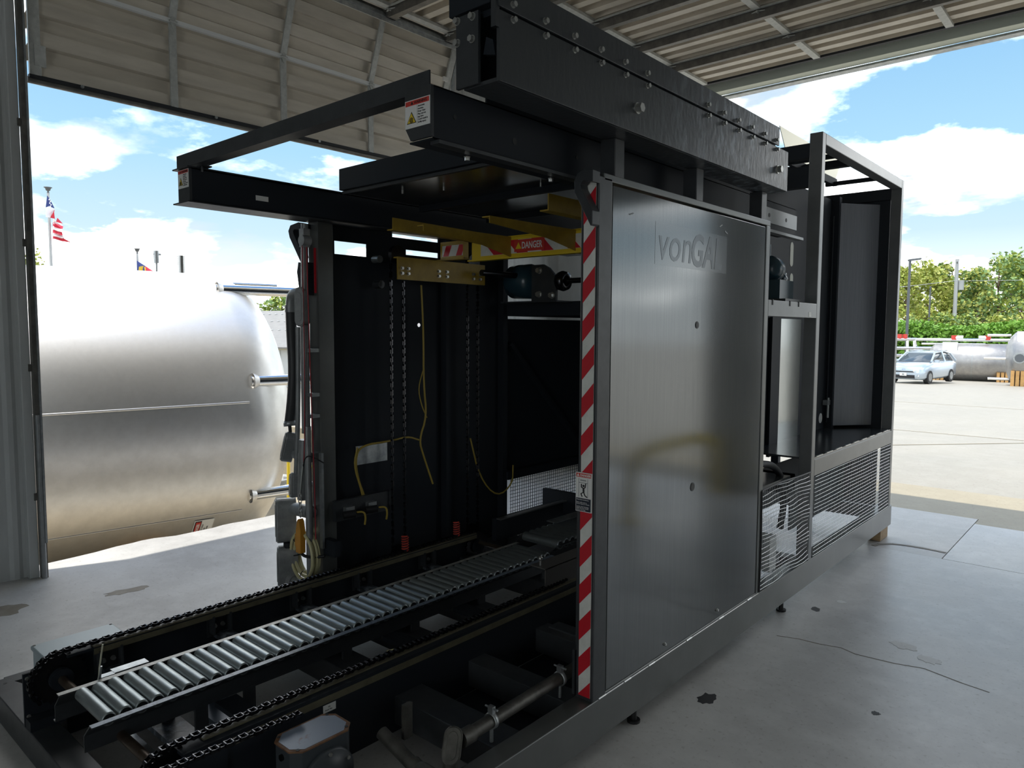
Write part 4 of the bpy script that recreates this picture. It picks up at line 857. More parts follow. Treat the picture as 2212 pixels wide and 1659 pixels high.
# ================================================================== fittings on the left corner post
CL = thing('conduit_run', 'grey conduit and flexible hose run up the left corner post', 'conduit', (-3.62, 2.29, .26))
YC = 2.30
MB().cyl((-3.555, YC, .30), (-3.560, YC, 1.20), .020, 14).build('pipe', CONDUIT, CL); MB().cyl((-3.575, YC, 1.16), (-3.572, YC, 1.77), .024, 14).build('pipe', CONDUIT, CL); MB().cyl((-3.566, YC, 1.95), (-3.555, YC, 2.33), .020, 14).build('pipe', CONDUIT, CL)
conduit_body((-3.575, YC - .01, 1.872), (0, 0, 1), (.45, -1, 0), .22, .062, .06, BOXG, CL)
MB().tube([(-3.60, YC, 1.955), (-3.66, YC, 1.955), (-3.70, YC, 1.94), (-3.712, YC, 1.90), (-3.712, YC, 1.86)], .027, 12, 2).build('elbow', CONDUIT, CL)
MB().cyl((-3.712, YC, 1.885), (-3.712, YC, 1.845), .033, 12).build('hose_nut', CONDUIT, CL)
MB().tube([(-3.712, YC, 1.86), (-3.705, YC, 1.70), (-3.690, YC, 1.52), (-3.71, YC, 1.34), (-3.745, YC, 1.20)], .030, 12, 2).build('flexible_hose', HOSEBLK, CL)
b = MB(); b.lathe([(0, .030), (0, .036), (.03, .036), (.03, .030)], (-3.74, YC, 1.185), (-.15, 0, .98), 16); b.build('hose_clamp', GALV, CL)
MB().tube([(-3.745, YC, 1.20), (-3.735, YC, 1.13), (-3.75, YC, 1.08), (-3.735, YC, 1.03)], .010, 8, 2).build('wire_bundle', BLACK, CL)
conduit_body((-3.755, YC, 1.06), (.42, 0, 1), (-.5, -1, .2), .19, .07, .06, CONDUIT, CL)
MB().tube([(-3.64, YC, 1.76), (-3.645, YC, 1.5), (-3.655, YC, 1.25), (-3.675, YC, 1.0), (-3.69, YC, .88)], .014, 10, 2).build('thin_conduit', CONDUIT, CL)
conduit_body((-3.695, YC, .845), (.08, 0, 1), (-.2, -1, 0), .15, .055, .05, BOXG, CL)
MB().cyl((-3.60, YC, 1.12), (-3.625, YC, .77), .028, 12).build('pipe', CONDUIT, CL)
for z in (1.02, .70): MB().cyl((-3.72, YC + .02, z), (-3.55, YC + .02, z), .028, 14).build('cross_pipe', CONDUIT, CL)
for z in (1.62, 1.37, 1.25): b = MB(); b.box(-3.60, -3.51, YC - .005, YC + .05, z, z + .02); b.build('clamp_strap', GALV, CL)
J1 = thing('conduit_box', 'upper grey cast box with oval cover beside the left corner post', 'electrical box', (-3.76, 2.28, .49), 'cast conduit boxes')
conduit_body((-3.765, 2.28, .628), (0, 0, 1), (-.55, -1, 0), .265, .10, .11, BOXG, J1, 'box_body'); MB().cyl((-3.74, 2.30, .70), (-3.58, 2.32, .70), .038, 14).build('hub', BOXG, J1)
J2 = thing('conduit_box', 'lower grey cast box with pipe stub near the left chain', 'electrical box', (-3.75, 2.28, .22), 'cast conduit boxes')
conduit_body((-3.755, 2.28, .355), (0, 0, 1), (-.55, -1, 0), .25, .10, .11, BOXG, J2, 'box_body'); MB().cyl((-3.74, 2.28, .285), (-3.60, 2.28, .262), .034, 14).build('pipe_stub', GALV, J2); MB().cyl((-3.72, 2.28, .282), (-3.685, 2.28, .276), .042, 14).build('hub', BOXG, J2); MB().cyl((-3.745, 2.28, .47), (-3.745, 2.28, .50), .03, 12).build('nipple', BLACK, J2)
HP = [(-3.555, 2.33), (-3.62, 2.345), (-3.70, 2.335), (-3.722, 2.305), (-3.71, 2.268), (-3.60, 2.12), (-3.58, 2.15), (-3.585, 2.175), (-3.668, 2.285), (-3.672, 2.30), (-3.66, 2.308), (-3.555, 2.305)]
MB().prism(HP, 'y', 2.30, 2.34).build('hook_lug', PAINT_D, PZ, bevel=.002)
MB().prism([(-3.655, 2.07), (-3.64, 2.125), (-3.60, 2.12), (-3.55, 2.12), (-3.55, 1.94), (-3.63, 1.94)], 'y', 2.31, 2.35).build('cable_bracket', PAINT_D, PZ)
b = MB(); b.box(-3.565, -3.52, 2.27, 2.31, 2.20, 2.30); b.cyl((-3.53, 2.26, 2.235), (-3.53, 2.31, 2.235), .03, 16); b.build('pulley_block', BOXG, PZ)
RC = tag(MB().tube([(-3.525, 2.29, 2.22), (-3.515, 2.295, 1.5), (-3.50, 2.30, .9), (-3.495, 2.30, .56)], .0035, 6).build('red_cord', REDCORD), 'red cord hanging nearest the dark left corner post', 'cord', 'red cords'); 
tag(MB().tube([(-3.535, 2.27, 2.22), (-3.54, 2.275, 1.6), (-3.56, 2.28, 1.1), (-3.575, 2.28, .98)], .003, 6).build('red_cord', REDCORD), 'red cord leading down to the orange switch chain', 'cord', 'red cords')
B(-3.529, -3.523, 2.338, 2.349, 1.95, 2.20).build('red_tape', RED, PZ)
B(-3.66, -3.40, 2.36, 2.40, .46, .55).build('switch_arm', PAINT_D, PZ); B(-3.505, -3.48, 2.335, 2.349, .50, 1.05).build('edge_strip', GALV, PZ)
# orange pendant switch with its chain, coiled hose
PS = thing('pendant_switch', 'orange plastic switch hanging from a small chain', 'switch', (-3.60, 2.27, .47))
MB().prism([(-3.625, .47), (-3.575, .47), (-3.572, .60), (-3.585, .655), (-3.597, .67), (-3.609, .655), (-3.622, .60)], 'y', 2.25, 2.285).build('body', ORANGE, PS, bevel=.004)
B(-3.640, -3.622, 2.255, 2.28, .50, .575).build('lever', ORANGE, PS, bevel=.003); MB().tube([(-3.60, 2.268, .475), (-3.57, 2.268, .455), (-3.52, 2.30, .45), (-3.47, 2.34, .46)], .009, 8, 2).build('cord_grip', BLACK, PS)
z = .68
for i in range(5):
    c = Vector((-3.597, 2.268, z + .014)); pts = [(c.x + .010 * cos(t) * (i % 2 == 0), c.y + .010 * cos(t) * (i % 2), c.z + .018 * sin(t)) for t in [2 * pi * k / 12 for k in range(12)]]
    MB().tube(pts, .003, 6, closed=True).build('chain_link', BOLT, PS); z += .026
MB().tube([(-3.597, 2.268, z), (-3.590, 2.27, .86), (-3.585, 2.275, .93), (-3.578, 2.28, .99)], .0035, 6).build('wire_hook', BOLT, PS); MB().tube([(-3.58, 2.28, .97), (-3.56, 2.28, 1.02), (-3.53, 2.29, 1.04), (-3.45, 2.33, 1.0)], .004, 6, 2).build('black_wire', BLACK, PS)
HC = thing('coiled_hose', 'cream coloured air hose coiled and tied under the orange switch', 'hose', (-3.64, 2.30, .32))
for k, (r, dy) in enumerate(((.105, 0), (.112, .018), (.118, -.016), (.108, .034))):
    MB().tube([(-3.610 + r * cos(t) * .95, 2.295 + dy, .445 + r * sin(t) * 1.15) for t in [2 * pi * i / 36 for i in range(36)]], .0095, 8, closed=True).build('hose_loop', HOSE, HC)
for t in (2.4, 3.3, 4.6): c = Vector((-3.610 + .105 * cos(t), 2.305, .445 + .121 * sin(t))); MB().lathe([(-.004, .030), (.004, .030)], c, (-sin(t), 0, cos(t)), 14).build('zip_tie', BLACK, HC)

# ================================================================== outside, left: tank, flags, shed
TD = Vector((sin(radians(8.3)), cos(radians(8.3)), 0)); TN = Vector((-TD.y, TD.x, 0)); TC = TN * 9.1 + Vector((0, 0, .75)); TR = 1.65
TK = thing('stainless_tank', 'huge horizontal stainless steel tank lying outside the left bay', 'tank', (TC.x, TC.y, -1.25))
def tp_(s, ang, r=TR): return TC + TD * s + (-TN * cos(ang) + Z1 * sin(ang)) * r      # ang 0 = facing the bay
prof = [(-7.0, .0), (-7.0, TR * .9), (-6.8, TR)] + [(-6.8 + .8 * i, TR) for i in range(1, 12)] + [(2.78, TR)]
for i in range(1, 15): t = pi / 2 * i / 14; prof.append((2.80 + .72 * sin(t) ** .9, TR * cos(t) ** .62 if i < 14 else 0))
MB().lathe(prof, TC, TD, 96).build('shell', STAINLESS, TK)
for a, r_ in ((radians(8.3), .012), (radians(-35), .008)):
    MB().tube([tp_(s, a, TR + .001) for s in (-6.8, -3, 0, 2.78)], r_, 6).build('weld_seam', M('weld_seam_steel', (.82, .80, .76), .3, 1), TK)
MB().lathe([(3.10, TR * .935), (3.105, TR * .945), (3.13, TR * .925)], TC, TD, 96).build('knuckle_weld', STAINPIPE, TK)
for ang, s0, ln in ((radians(61.4), 2.74, 1.75), (radians(16), 2.82, 1.6), (radians(-28.7), 2.82, 1.5)):
    p = tp_(s0, ang, TR * .99); q = p + TD * ln; MB().cyl(p, q, .058, 16).build('nozzle_pipe', STAINPIPE, TK); MB().lathe([(0, .085), (.03, .075), (.06, .058)], p + TD * .02, TD, 16).build('pipe_collar', STAINLESS, TK)
MB().cyl(tp_(2.9, radians(75), TR * .95), tp_(2.9, radians(75), TR * .95) + TD * .7, .03, 12).build('vent_pipe', STAINPIPE, TK)
p = tp_(2.62, pi / 2, TR); MB().cyl(p, p + Z1 * .20, .055, 16).build('top_stub', STAINPIPE, TK)
p = tp_(2.35, pi / 2, TR); b = MB(); b.cyl(p, p + Z1 * .12, .012, 8); b.cyl(p + Z1 * .10, p + Z1 * .24, .03, 8); b.cyl(p + Z1 * .2 - TD * .03, p + Z1 * .2 + TD * .05, .012, 8); b.build('relief_valve', GALV, TK)
for s in (-5, -1, 2.0):
    c = TC + TD * s; MB().obox((c.x, c.y, -1.0), (.35, 2.2, .5), TD, TN).build('saddle', WOODO, TK)
# danger sticker low on the shell (turned on its side)
ang = radians(-41.5); c = tp_(2.40, ang, TR + .006); out_ = (-TN * cos(ang) + Z1 * sin(ang)); up_ = (Z1 * cos(ang) + TN * sin(ang))
st = MB().obox(c, (.20, .26, .004), TD, up_).build('danger_sticker', SIGNW, TK); e = out_ * .004
MB().obox(c + e - TD * .06, (.065, .24, .004), TD, up_).build('sticker_band', INK, st); MB().obox(c + e * 1.6 - TD * .06, (.05, .22, .004), TD, up_).build('sticker_red', RED2, st)
text('DANGER', .044, c + e * 2.6 - TD * .045 - up_ * .095, up_, -TD, SIGNW, st, bold=.001)
for i, t in enumerate(('DO NOT WELD', 'ON SHELL', 'VENT TANK', 'FIRST')): text(t, .024, c + e * 1.2 + TD * (.0 + .026 * i) - up_ * .11, up_, -TD, INK, st)

def flagpole(px, ptop, depth, r, lab):
    top = at(px, ptop, depth); base = Vector((top.x, top.y, -1.25)); t = thing('flagpole', lab, 'flagpole', base, None)
    b = MB(); b.cyl(base, top, r * 1.5, 12, r2=r); b.build('pole', POLE, t); MB().lathe([(0, r), (.12, r * .6), (.16, r * 1.6), (.3, r * 2.2), (.34, r * 3.2), (.36, r * 3.2), (.36, 0)], top, Z1, 12).build('finial', DARKPOLE, t); return t, top
def cloth(px0, py0, pts, depth, mat, name, parent):
    """flag patch: polygon of photo positions standing at one depth, gently waved and thick"""
    v = [at(x, y, depth) + CF * (.25 * sin(x * .35)) for x, y in pts]; n = len(v); b = MB(); v2 = [p + CF * .03 for p in v]
    b.add(v + v2, [tuple(range(n)), tuple(range(2 * n - 1, n - 1, -1))] + [(i, (i + 1) % n, (i + 1) % n + n, i + n) for i in range(n)]); return b.build(name, mat, parent)
DF = 46
fp1, top1 = flagpole(104, 417, DF, .075, 'tall grey flagpole seen above the tank at the far left')
FL = thing('flag', 'red and white striped flag with star field drooping on the taller pole', 'flag', at(112, 480, DF))
cloth(0, 0, [(105.5, 424), (108, 432), (112, 448), (107, 446), (104, 450)], DF, FABB, 'star_field', FL)
for i in range(5): p = at(106.2 + (i % 2) * 2.0 + i * .6, 431 + i * 3.8, DF - .22); MB().cyl(p, p + CF * .02, .045, 5).build('star', FABW, FL)
cloth(0, 0, [(104, 450), (107, 446), (112, 449), (110, 455), (108, 470), (104, 471)], DF, FABW, 'stripe', FL); cloth(0, 0, [(112, 451), (117, 459), (115, 471.5), (108, 470)], DF, FABR, 'stripe', FL)
rows = [(471, 5, 474), (480.5, 0, 487), (488, 0, 493)]
def srow(y0, y1, x1a, x1b, sl, mat): cloth(0, 0, [(110, y0), (118, y0 + .5), (x1a * .6 + 110 * .4, y0 + sl * .5), (x1a, y0 + sl), (x1b, y1 + sl), (x1a * .6 + 110 * .4, y1 + sl * .6), (118, y1 + .3), (110, y1)], DF, mat, 'stripe', FL)
srow(472, 480, 128, 131, 9, FABW); srow(480, 488, 131, 135, 7, FABR); srow(488, 496, 135, 138.5, 7, FABW); srow(496, 503, 138.5, 140, 7, FABR); srow(503, 510, 140, 142, 6, FABW); srow(510, 516, 141, 149, 6, FABR)
cloth(0, 0, [(124, 480), (125, 471), (130, 481)], DF, FABR, 'stripe', FL)
DG = 52
fp2, top2 = flagpole(296.5, 548, DG, .07, 'shorter grey flagpole rising behind the tank top')
FL2 = thing('flag', 'blue and red flag with gold mark behind the tank', 'flag', at(305, 575, DG))
cloth(0, 0, [(299, 564), (316, 575), (318, 592), (299, 592)], DG, FABB, 'blue_field', FL2); cloth(0, 0, [(316, 575), (328, 585), (332, 592), (318, 592)], DG, FABR, 'red_field', FL2)
cloth(0, 0, [(302, 592), (303, 577), (308, 573), (313, 579), (314, 592), (311, 592), (310, 581), (307, 578), (306, 592)], DG - .35, FABY, 'gold_mark', FL2)
# low white shed with gray roof
SHD = thing('metal_shed', 'low white metal shed with pale grey roof beyond the tank', 'building', at(600, 800, 38))
s0 = at(548, 755, 38); s1 = at(735, 755, 36); sd = (s1 - s0).normalized(); sd.z = 0; sd.normalize(); sb = Vector((-sd.y, sd.x, 0))
if sb.dot(CF) < 0: sb = -sb
zt = s0.z; ctr = s0 - sd * 8
pan = []
x = 0.0
MBw = MB().obox(ctr + sd * 11 + sb * 3 + Z1 * ((zt - 1.25) / 2 - ctr.z + 0), (22, 6, zt + 1.25), sd, sb); shw = M('shed_siding', (.50, .51, .50), .5); MBw.build('walls', shw, SHD)
for i in range(44): q = ctr + sd * (i * .5 + .2) + sb * -.02; q.z = (zt - 1.25) / 2; MB().obox(q, (.06, .05, zt + 1.25), sd, sb).build('siding_rib', shw, SHD)
MB().obox(ctr + sd * 11 + sb * -.05 + Z1 * (zt + .08 - ctr.z), (22.4, .1, .16), sd, sb).build('eave_trim', TANSHEET, SHD)
ra = ctr - sd * .3 - sb * .5 ; ra.z = zt + .12; rb_ = ra + sd * 22.6; rise = 2.05
b = MB(); v = [ra, rb_, rb_ + sb * 7 + Z1 * rise, ra + sb * 7 + Z1 * rise]; b.add(v, [(0, 1, 2, 3)]); b.build('roof', ROOFM, SHD, solid=.08)
for k, f_ in enumerate((.42, .66, .88)):
    b = MB()
    for i in range(46): c = ra + sd * (.3 + i * .48) + (sb * 7 + Z1 * rise) * f_ + Z1 * .06; b.obox(c, (.14, .12, .03), sd, sb)
    b.build('roof_clip_row', SIDING, SHD, stuff=True)
# yellow rail and drum beyond the tank
YR = thing('yard_rail', 'thin yellow pipe rail standing beyond the tank end', 'rail', at(628, 1060, 11))
YD = 11.0
b = MB(); b.tube([at(623, 1075, YD), at(623, 988, YD)], .025, 8); b.tube([at(596, 1000, YD), at(612, 992, YD), at(623, 990, YD)], .018, 8); b.tube([at(623, 1035, YD), at(690, 1000, YD)], .02, 8); b.build('rails', YELLOW_B, YR)
DR = thing('steel_drum', 'grey steel drum half hidden behind the dock edge near the tank end', 'drum', at(585, 1150, 11.5)); p = at(592, 1092, 11.5); q = Vector((p.x, p.y, -1.25))
MB().lathe([(0, .27), (.3, .27), (.32, .285), (.34, .27), (.62, .27), (.64, .285), (.66, .27), (p.z + 1.25, .27), (p.z + 1.25, 0)], q, Z1, 28).build('drum', POLE, DR)

# ================================================================== trees
def tree(px, pbase, depth, h, w, kind, lab, n=2600, seed=0, zbase=None):
    rnd = random.Random(seed); g = at(px, pbase, depth); base = Vector((g.x, g.y, terrain(g.x, g.y) if zbase is None else zbase)); t = thing('tree', lab, 'tree', base, 'trees along the lot')
    b = MB(); b.tube([base, base + Z1 * h * .35 + X1 * .2, base + Z1 * h * .7, base + Z1 * h * .92], lambda u: .22 * (1 - u * .85), 8)
    for k in range(9):
        a = rnd.uniform(0, 6.28); z0 = h * rnd.uniform(.25, .75); b.tube([base + Z1 * z0, base + Z1 * (z0 + .1 * h) + Vector((cos(a), sin(a), 0)) * w * .28], lambda u: .07 * (1 - u * .7), 5)
    b.build('trunk', BARK, t)
    clumps = []
    for k in range(26):
        u = rnd.uniform(.08, 1); a = rnd.uniform(0, 6.28); rr_ = w * .5 * (1 - .75 * max(0, (u - .55) / .45)) * rnd.uniform(.25, .95); clumps.append((base + Vector((cos(a) * rr_, sin(a) * rr_, h * (.05 + .90 * u))), w * rnd.uniform(.11, .2)))
    for ci in range(2):
        b = MB()
        for k in range(n // 2):
            c, r = rnd.choice(clumps); d = Vector((rnd.gauss(0, 1), rnd.gauss(0, 1), rnd.gauss(0, .75))); d.normalize(); p = c + d * r * rnd.uniform(.55, 1.05)
            s = rnd.uniform(.10, .24) * (w / 6); u_ = Vector((rnd.gauss(0, 1), rnd.gauss(0, 1), rnd.gauss(0, .6))).normalized(); v_ = u_.cross(Vector((rnd.gauss(0, 1), rnd.gauss(0, 1), rnd.gauss(0, 1)))).normalized()
            b.add([p - u_ * s, p + v_ * s * .7, p + u_ * s, p - v_ * s * .7], [(0, 1, 2, 3)])
        b.build('foliage', LEAF[(kind + ci) % 3], t, stuff=True)
DT = 78
for i, (px, top, w, kind, lab) in enumerate(((1952, 575, 6, 0, 'yellowish green tree at the cabinet frame edge, left of the light pole'), (1998, 565, 8, 0, 'broad light green tree between the light pole and the dark short pole'), (2050, 572, 8, 1, 'olive green tree behind the utility pole'), (2105, 585, 7, 1, 'loose yellow-green tree right of the utility pole'), (2150, 560, 8, 2, 'tall tree above the pipework, second from the right edge'), (2200, 552, 9, 2, 'dense dark green tree at the right edge of the picture'))):
    hh = at(px, top, DT).z + 2.2; tree(px, 745, DT + (i % 3) * 4, hh * (1 + (i % 3) * .05), w, kind, lab, 3600, i + 1, -2.2)
for i, (px, w, kind, lab) in enumerate(((1975, 5, 1, 'short bushy tree behind the hedge near the light pole'), (2035, 5, 2, 'short dark bush behind the hedge below the utility pole'), (2095, 5, 2, 'dark low tree behind the hedge centre'), (2150, 5.5, 0, 'low rounded green tree behind the hedge right half'), (2205, 5, 0, 'bright low tree behind the hedge at the right edge'))): tree(px, 745, 70, 5.4, w, kind, lab, 2200, 20 + i, -2.2)
for i, (px, top, dp, w, lab) in enumerate(((75, 545, 60, 5, 'small tree top at the left jamb above the tank'), (535, 640, 75, 6, 'round tree above the shed roof next to the tank'), (610, 640, 75, 7, 'light green tree above the shed roof beside the conduit'), (665, 640, 75, 6, 'tree above the shed roof hidden behind the corner post'))): hh = at(px, top, dp).z + 1.3; tree(px, 745, dp, hh, w, i, lab, 1800, 40 + i, -1.3)
# hedge
HG = thing('hedge', 'long clipped bright green hedge bank behind the outdoor tanks', 'hedge', at(2080, 740, 58))
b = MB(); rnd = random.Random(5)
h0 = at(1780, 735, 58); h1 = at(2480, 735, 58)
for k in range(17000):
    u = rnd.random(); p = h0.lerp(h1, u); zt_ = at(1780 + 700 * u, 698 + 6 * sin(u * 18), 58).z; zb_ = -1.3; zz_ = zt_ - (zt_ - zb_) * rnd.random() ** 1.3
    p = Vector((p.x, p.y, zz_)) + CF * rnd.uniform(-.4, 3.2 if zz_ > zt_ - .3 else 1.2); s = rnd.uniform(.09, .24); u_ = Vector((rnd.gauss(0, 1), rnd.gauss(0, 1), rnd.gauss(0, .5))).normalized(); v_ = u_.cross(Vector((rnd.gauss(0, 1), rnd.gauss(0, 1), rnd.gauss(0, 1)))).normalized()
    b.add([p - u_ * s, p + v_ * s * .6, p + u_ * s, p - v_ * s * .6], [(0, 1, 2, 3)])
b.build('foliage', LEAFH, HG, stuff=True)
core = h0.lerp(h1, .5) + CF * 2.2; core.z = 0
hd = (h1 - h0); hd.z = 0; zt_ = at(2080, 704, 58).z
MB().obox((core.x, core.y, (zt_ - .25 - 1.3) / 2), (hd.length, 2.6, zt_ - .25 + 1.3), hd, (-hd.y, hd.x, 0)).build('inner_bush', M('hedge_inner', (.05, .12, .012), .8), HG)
# poles
def lamp(px, ptop, pbot, depth, r, lab, arm):
    top = at(px, ptop, depth); base = Vector((top.x, top.y, terrain(top.x, top.y))); t = thing('light_pole' if arm else 'utility_pole', lab, 'pole', base)
    MB().cyl(base, top, r * 1.3, 12, r2=r).build('pole', DARKPOLE if arm else POLE, t)
    if arm: MB().obox(top + CR * .35 + Z1 * .05, (.9, .3, .12), CR + Z1 * .12, CF).build('lamp_head', DARKPOLE, t)
    else: MB().obox(top - Z1 * .4, (1.6, .1, .1), CR * .6 + CF, Z1).build('crossarm', DARKPOLE, t); b_ = MB().cyl(top + CR * .5 - Z1 * 2.2, top + CR * .5 - Z1 * 3.2, .3, 12).build('transformer', POLE, t)
lamp(1966, 562, 690, 56, .09, 'slim dark light pole with flat lamp head above the silver car', True)
lamp(2068, 560, 665, 76, .17, 'tall grey utility pole with transformer among the trees', False)
sp_ = at(2010, 622, 72); tb = Vector((sp_.x, sp_.y, -1.25)); t = thing('short_pole', 'thin dark short pole between light pole and utility pole', 'pole', tb); MB().cyl(tb, sp_, .10, 10, r2=.07).build('pole', DARKPOLE, t); MB().lathe([(0, .07), (.1, .12), (.16, 0)], sp_, Z1, 10).build('cap', DARKPOLE, t)
wl = tag(MB().tube([at(1900, 624, 72), at(1985, 616, 74), at(2066, 606, 75.6)], .03, 5).build('power_line', POLE), 'overhead wire running left from the utility pole', 'wire'); tag(MB().tube([at(2070, 607, 75.6), at(2150, 606, 75), at(2300, 604, 74)], .022, 5).build('power_line', POLE), 'overhead wire running right from the utility pole', 'wire')

# ================================================================== silver car
def car(origin, heading):
    t = thing('car', 'silver-blue compact crossover car parked by the outdoor tanks', 'car', origin); R = Matrix.Rotation(heading, 3, 'Z')
    def T(p): return origin + R @ Vector(p)
    def loft(secs_, name, mat, cap=True, smooth=True):
        b = MB(); n = len(secs_[0]); v = [T(p) for s_ in secs_ for p in s_]; f = [(i * n + j, i * n + (j + 1) % n, (i + 1) * n + (j + 1) % n, (i + 1) * n + j) for i in range(len(secs_) - 1) for j in range(n)]
        b.add(v, f, smooth)
        if cap: b.add(v, [tuple(range(n)), tuple(range((len(secs_) - 1) * n, len(secs_) * n))])
        return b.build(name, mat, t)
    # car local: front at -y
    def sec(y, hw, z0, z1, rnd_=.12): return [(-hw + rnd_, y, z0), (hw - rnd_, y, z0), (hw, y, z0 + rnd_), (hw, y, z1 - rnd_), (hw - rnd_ * 1.3, y, z1), (-hw + rnd_ * 1.3, y, z1), (-hw, y, z1 - rnd_), (-hw, y, z0 + rnd_)]
    loft([sec(-2.22, .62, .34, .66, .1), sec(-2.15, .80, .24, .78), sec(-1.9, .87, .20, .90), sec(-1.2, .90, .20, 1.02), sec(-.9, .90, .20, 1.06), sec(1.5, .90, .22, 1.08), sec(2.1, .86, .26, 1.06), sec(2.22, .80, .34, 1.0)], 'body', CARP)
    loft([sec(-1.0, .80, 1.0, 1.07, .03), sec(-.25, .68, 1.0, 1.50, .1), sec(.9, .68, 1.0, 1.57, .1), sec(1.7, .66, 1.0, 1.46, .1), sec(2.15, .70, 1.0, 1.08, .03)], 'cabin', GLASSD)
    loft([sec(-.28, .69, 1.47, 1.53, .02), sec(.9, .69, 1.54, 1.60, .02), sec(1.75, .66, 1.43, 1.49, .02)], 'roof', CARP)
    for s in (-1, 1):
        for (a, c, nm) in (((s * .80, -1.0, 1.07), (s * .665, -.25, 1.52), 'a_pillar'), ((s * .87, .55, 1.06), (s * .68, .55, 1.57), 'b_pillar'), ((s * .82, 2.1, 1.08), (s * .66, 1.7, 1.48), 'c_pillar')): MB().cyl(T(a), T(c), .045, 8).build(nm, CARP, t)
        for y in (-1.35, 1.35):
            c0, c1 = T((s * .70, y, .32)), T((s * .915, y, .32)); w_ = MB().cyl(c0, c1, .33, 24).build('wheel', TYRE, t); MB().cyl(c1, T((s * .925, y, .32)), .21, 10).build('rim', GALV, w_)
        MB().obox(T((s * .60, -2.10, .72)), (.40, .22, .13), R @ Vector((1, s * .55, 0)), R @ Vector((0, 0, 1))).build('headlight', SIGNW, t); MB().obox(T((s * .97, -.75, 1.10)), (.2, .1, .14), R @ X1, R @ Y1).build('mirror', CARP, t)
        MB().obox(T((s * .62, -2.17, .42)), (.18, .05, .09), R @ X1, R @ Y1).build('fog_lamp', SIGNW, t); MB().cyl(T((s * .60, -.1, 1.60)), T((s * .60, 1.5, 1.60)), .025, 8).build('roof_rail', POLE, t)
    MB().obox(T((0, -2.21, .60)), (.95, .06, .05), R @ X1, R @ Y1).build('upper_grille', INK, t); MB().obox(T((0, -2.19, .36)), (1.05, .10, .16), R @ X1, R @ Y1).build('lower_grille', INK, t); MB().obox(T((0, -2.24, .47)), (.32, .03, .15), R @ X1, R @ Y1).build('license_plate', SIGNW, t); MB().obox(T((0, -2.25, .47)), (.10, .03, .07), R @ X1, R @ Y1).build('plate_print', GRAYINK, t)
    em = MB().lathe([(-.01, .09), (.01, .09)], T((0, -2.20, .68)), R @ Y1, 16).build('grille_emblem', GALV, t)
    return t
cp = at(1968, 830, 36.0); cp.z = terrain(cp.x, cp.y); 
car(Vector((cp.x + .05, cp.y + 1.9, cp.z)), radians(-9))

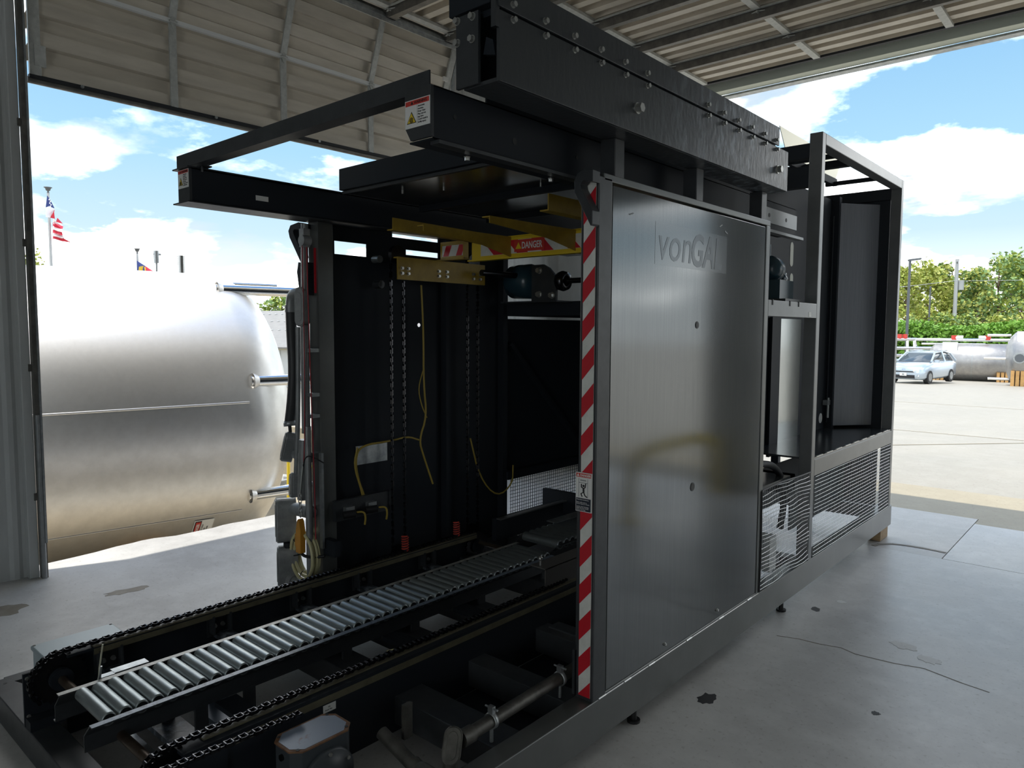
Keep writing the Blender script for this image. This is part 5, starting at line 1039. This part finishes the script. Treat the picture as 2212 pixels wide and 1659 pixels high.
# ================================================================== tanks in the lot
def lot_tank(px, py, depth, R_, ln, rot, lab, seed):
    c = at(px, py, depth); g = terrain(c.x, c.y); t = thing('outdoor_tank', lab, 'tank', (c.x, c.y, g)); D = Vector((cos(rot), sin(rot), 0)); S = Vector((-D.y, D.x, 0)); S = -S if S.dot(CF) > 0 else S
    pr_ = [(-ln / 2 - .4, 0), (-ln / 2 - .37, R_ * .45), (-ln / 2 - .22, R_ * .8), (-ln / 2, R_), (0, R_), (ln / 2, R_), (ln / 2 + .22, R_ * .8), (ln / 2 + .37, R_ * .45), (ln / 2 + .4, 0)]
    MB().lathe(pr_, c, D, 40).build('shell', LOTSTEEL, t); MB().lathe([(-.02, R_ + .01), (.02, R_ + .01)], c, D, 40).build('girth_weld', GALV, t)
    for s in (-ln * .44, ln * .40):
        q = c + D * s; MB().obox(q + S * (R_ * .75) + Z1 * (-.1), (.10, .06, R_ * 1.5), D, S).build('strap', SIDING, t)
        hgt = max(c.z - R_ * .45 - g, .3)
        for k in range(3): MB().obox((q + S * (R_ * .8) + D * (k - 1) * .2).to_tuple()[:2] + (g + hgt / 2,), (.15, .3, hgt), D, S).build('timber_leg', WOODO, t)
        MB().obox(q.to_tuple()[:2] + (g + (c.z - R_ * .8 - g) / 2,), (.4, R_ * 1.4, max(c.z - R_ * .8 - g, .1)), D, S).build('cradle', WOOD, t)
    m_ = c + D * (-ln * .42) + S * R_ * .97 + Z1 * .05; MB().cyl(m_ - S * .1, m_ + S * .12, .26, 20).build('manway', GALV, t); MB().cyl(m_ + S * .12, m_ + S * .15, .20, 20).build('manway_cover', DARKPOLE, t)
    MB().obox(c + D * (-ln * .30) + S * R_ * .55 + Z1 * R_ * .85, (.75, .5, .5), D, S).build('control_box', SIGNW, t)
    return t, c, D, S
t, c, D, S = lot_tank(2100, 783, 42, 1.08, 3.7, radians(8), 'silver outdoor tank on orange timber legs right of the car', 1)
zt_ = c.z + 1.30
b = MB(); b.tube([c + D * -2.9 + Z1 * .9, c + D * -2.9 + Z1 * 1.30, c + D * 2.1 + Z1 * 1.30], .09, 10); b.tube([c + D * -2.6 + Z1 * 1.05, c + D * .6 + Z1 * 1.05], .06, 8); b.cyl(c + D * 1.75 + Z1 * .9, c + D * 1.75 + Z1 * 1.3, .10, 10); b.build('top_pipe', STAINPIPE, t)
for k, x_ in enumerate((-.95, .25)): MB().cyl(c + D * x_ + Z1 * 1.42, c + D * (x_ + .45) + Z1 * 1.42, .13, 12).build('valve_body', SIGNW, t); MB().cyl(c + D * (x_ + (.45 if k else 0)) + Z1 * 1.30, c + D * (x_ + (.45 if k else 0)) + Z1 * 1.56, .15, 12).build('red_valve', RED2, t)
t2, c2, D2, S2 = lot_tank(2245, 775, 36, 1.30, 2.0, radians(8), 'silver outdoor tank cut off by the right picture edge', 2)
for z_, l in ((1.15, 1.0), (-.02, 1.1), (-1.05, .9)): MB().cyl(c2 - D2 * 1.2 + Z1 * z_ + S2 * .3, c2 - D2 * (1.2 + l) + Z1 * z_ + S2 * .3, .07, 10).build('nozzle_pipe', STAINPIPE, t2)
t3 = thing('pipe_skid', 'white pipework skid with red valves behind the silver car', 'pipework', at(1960, 800, 45)); b = MB()
for y_ in (733, 752, 768): b.cyl(at(1925, y_, 45), at(1980 if y_ != 752 else 2040, y_, 45), .10, 10)
for x_ in (1960, 1975): b.cyl(at(x_, 733, 45), at(x_, 800, 45), .08, 8)
b.cyl(at(1950, 790, 45), at(2030, 790, 45), .35, 16); b.build('pipes', STAINPIPE, t3)
for x_ in (1943, 1955): MB().cyl(at(x_, 722, 45), at(x_, 731, 45), .14, 10).build('red_valve', RED2, t3)
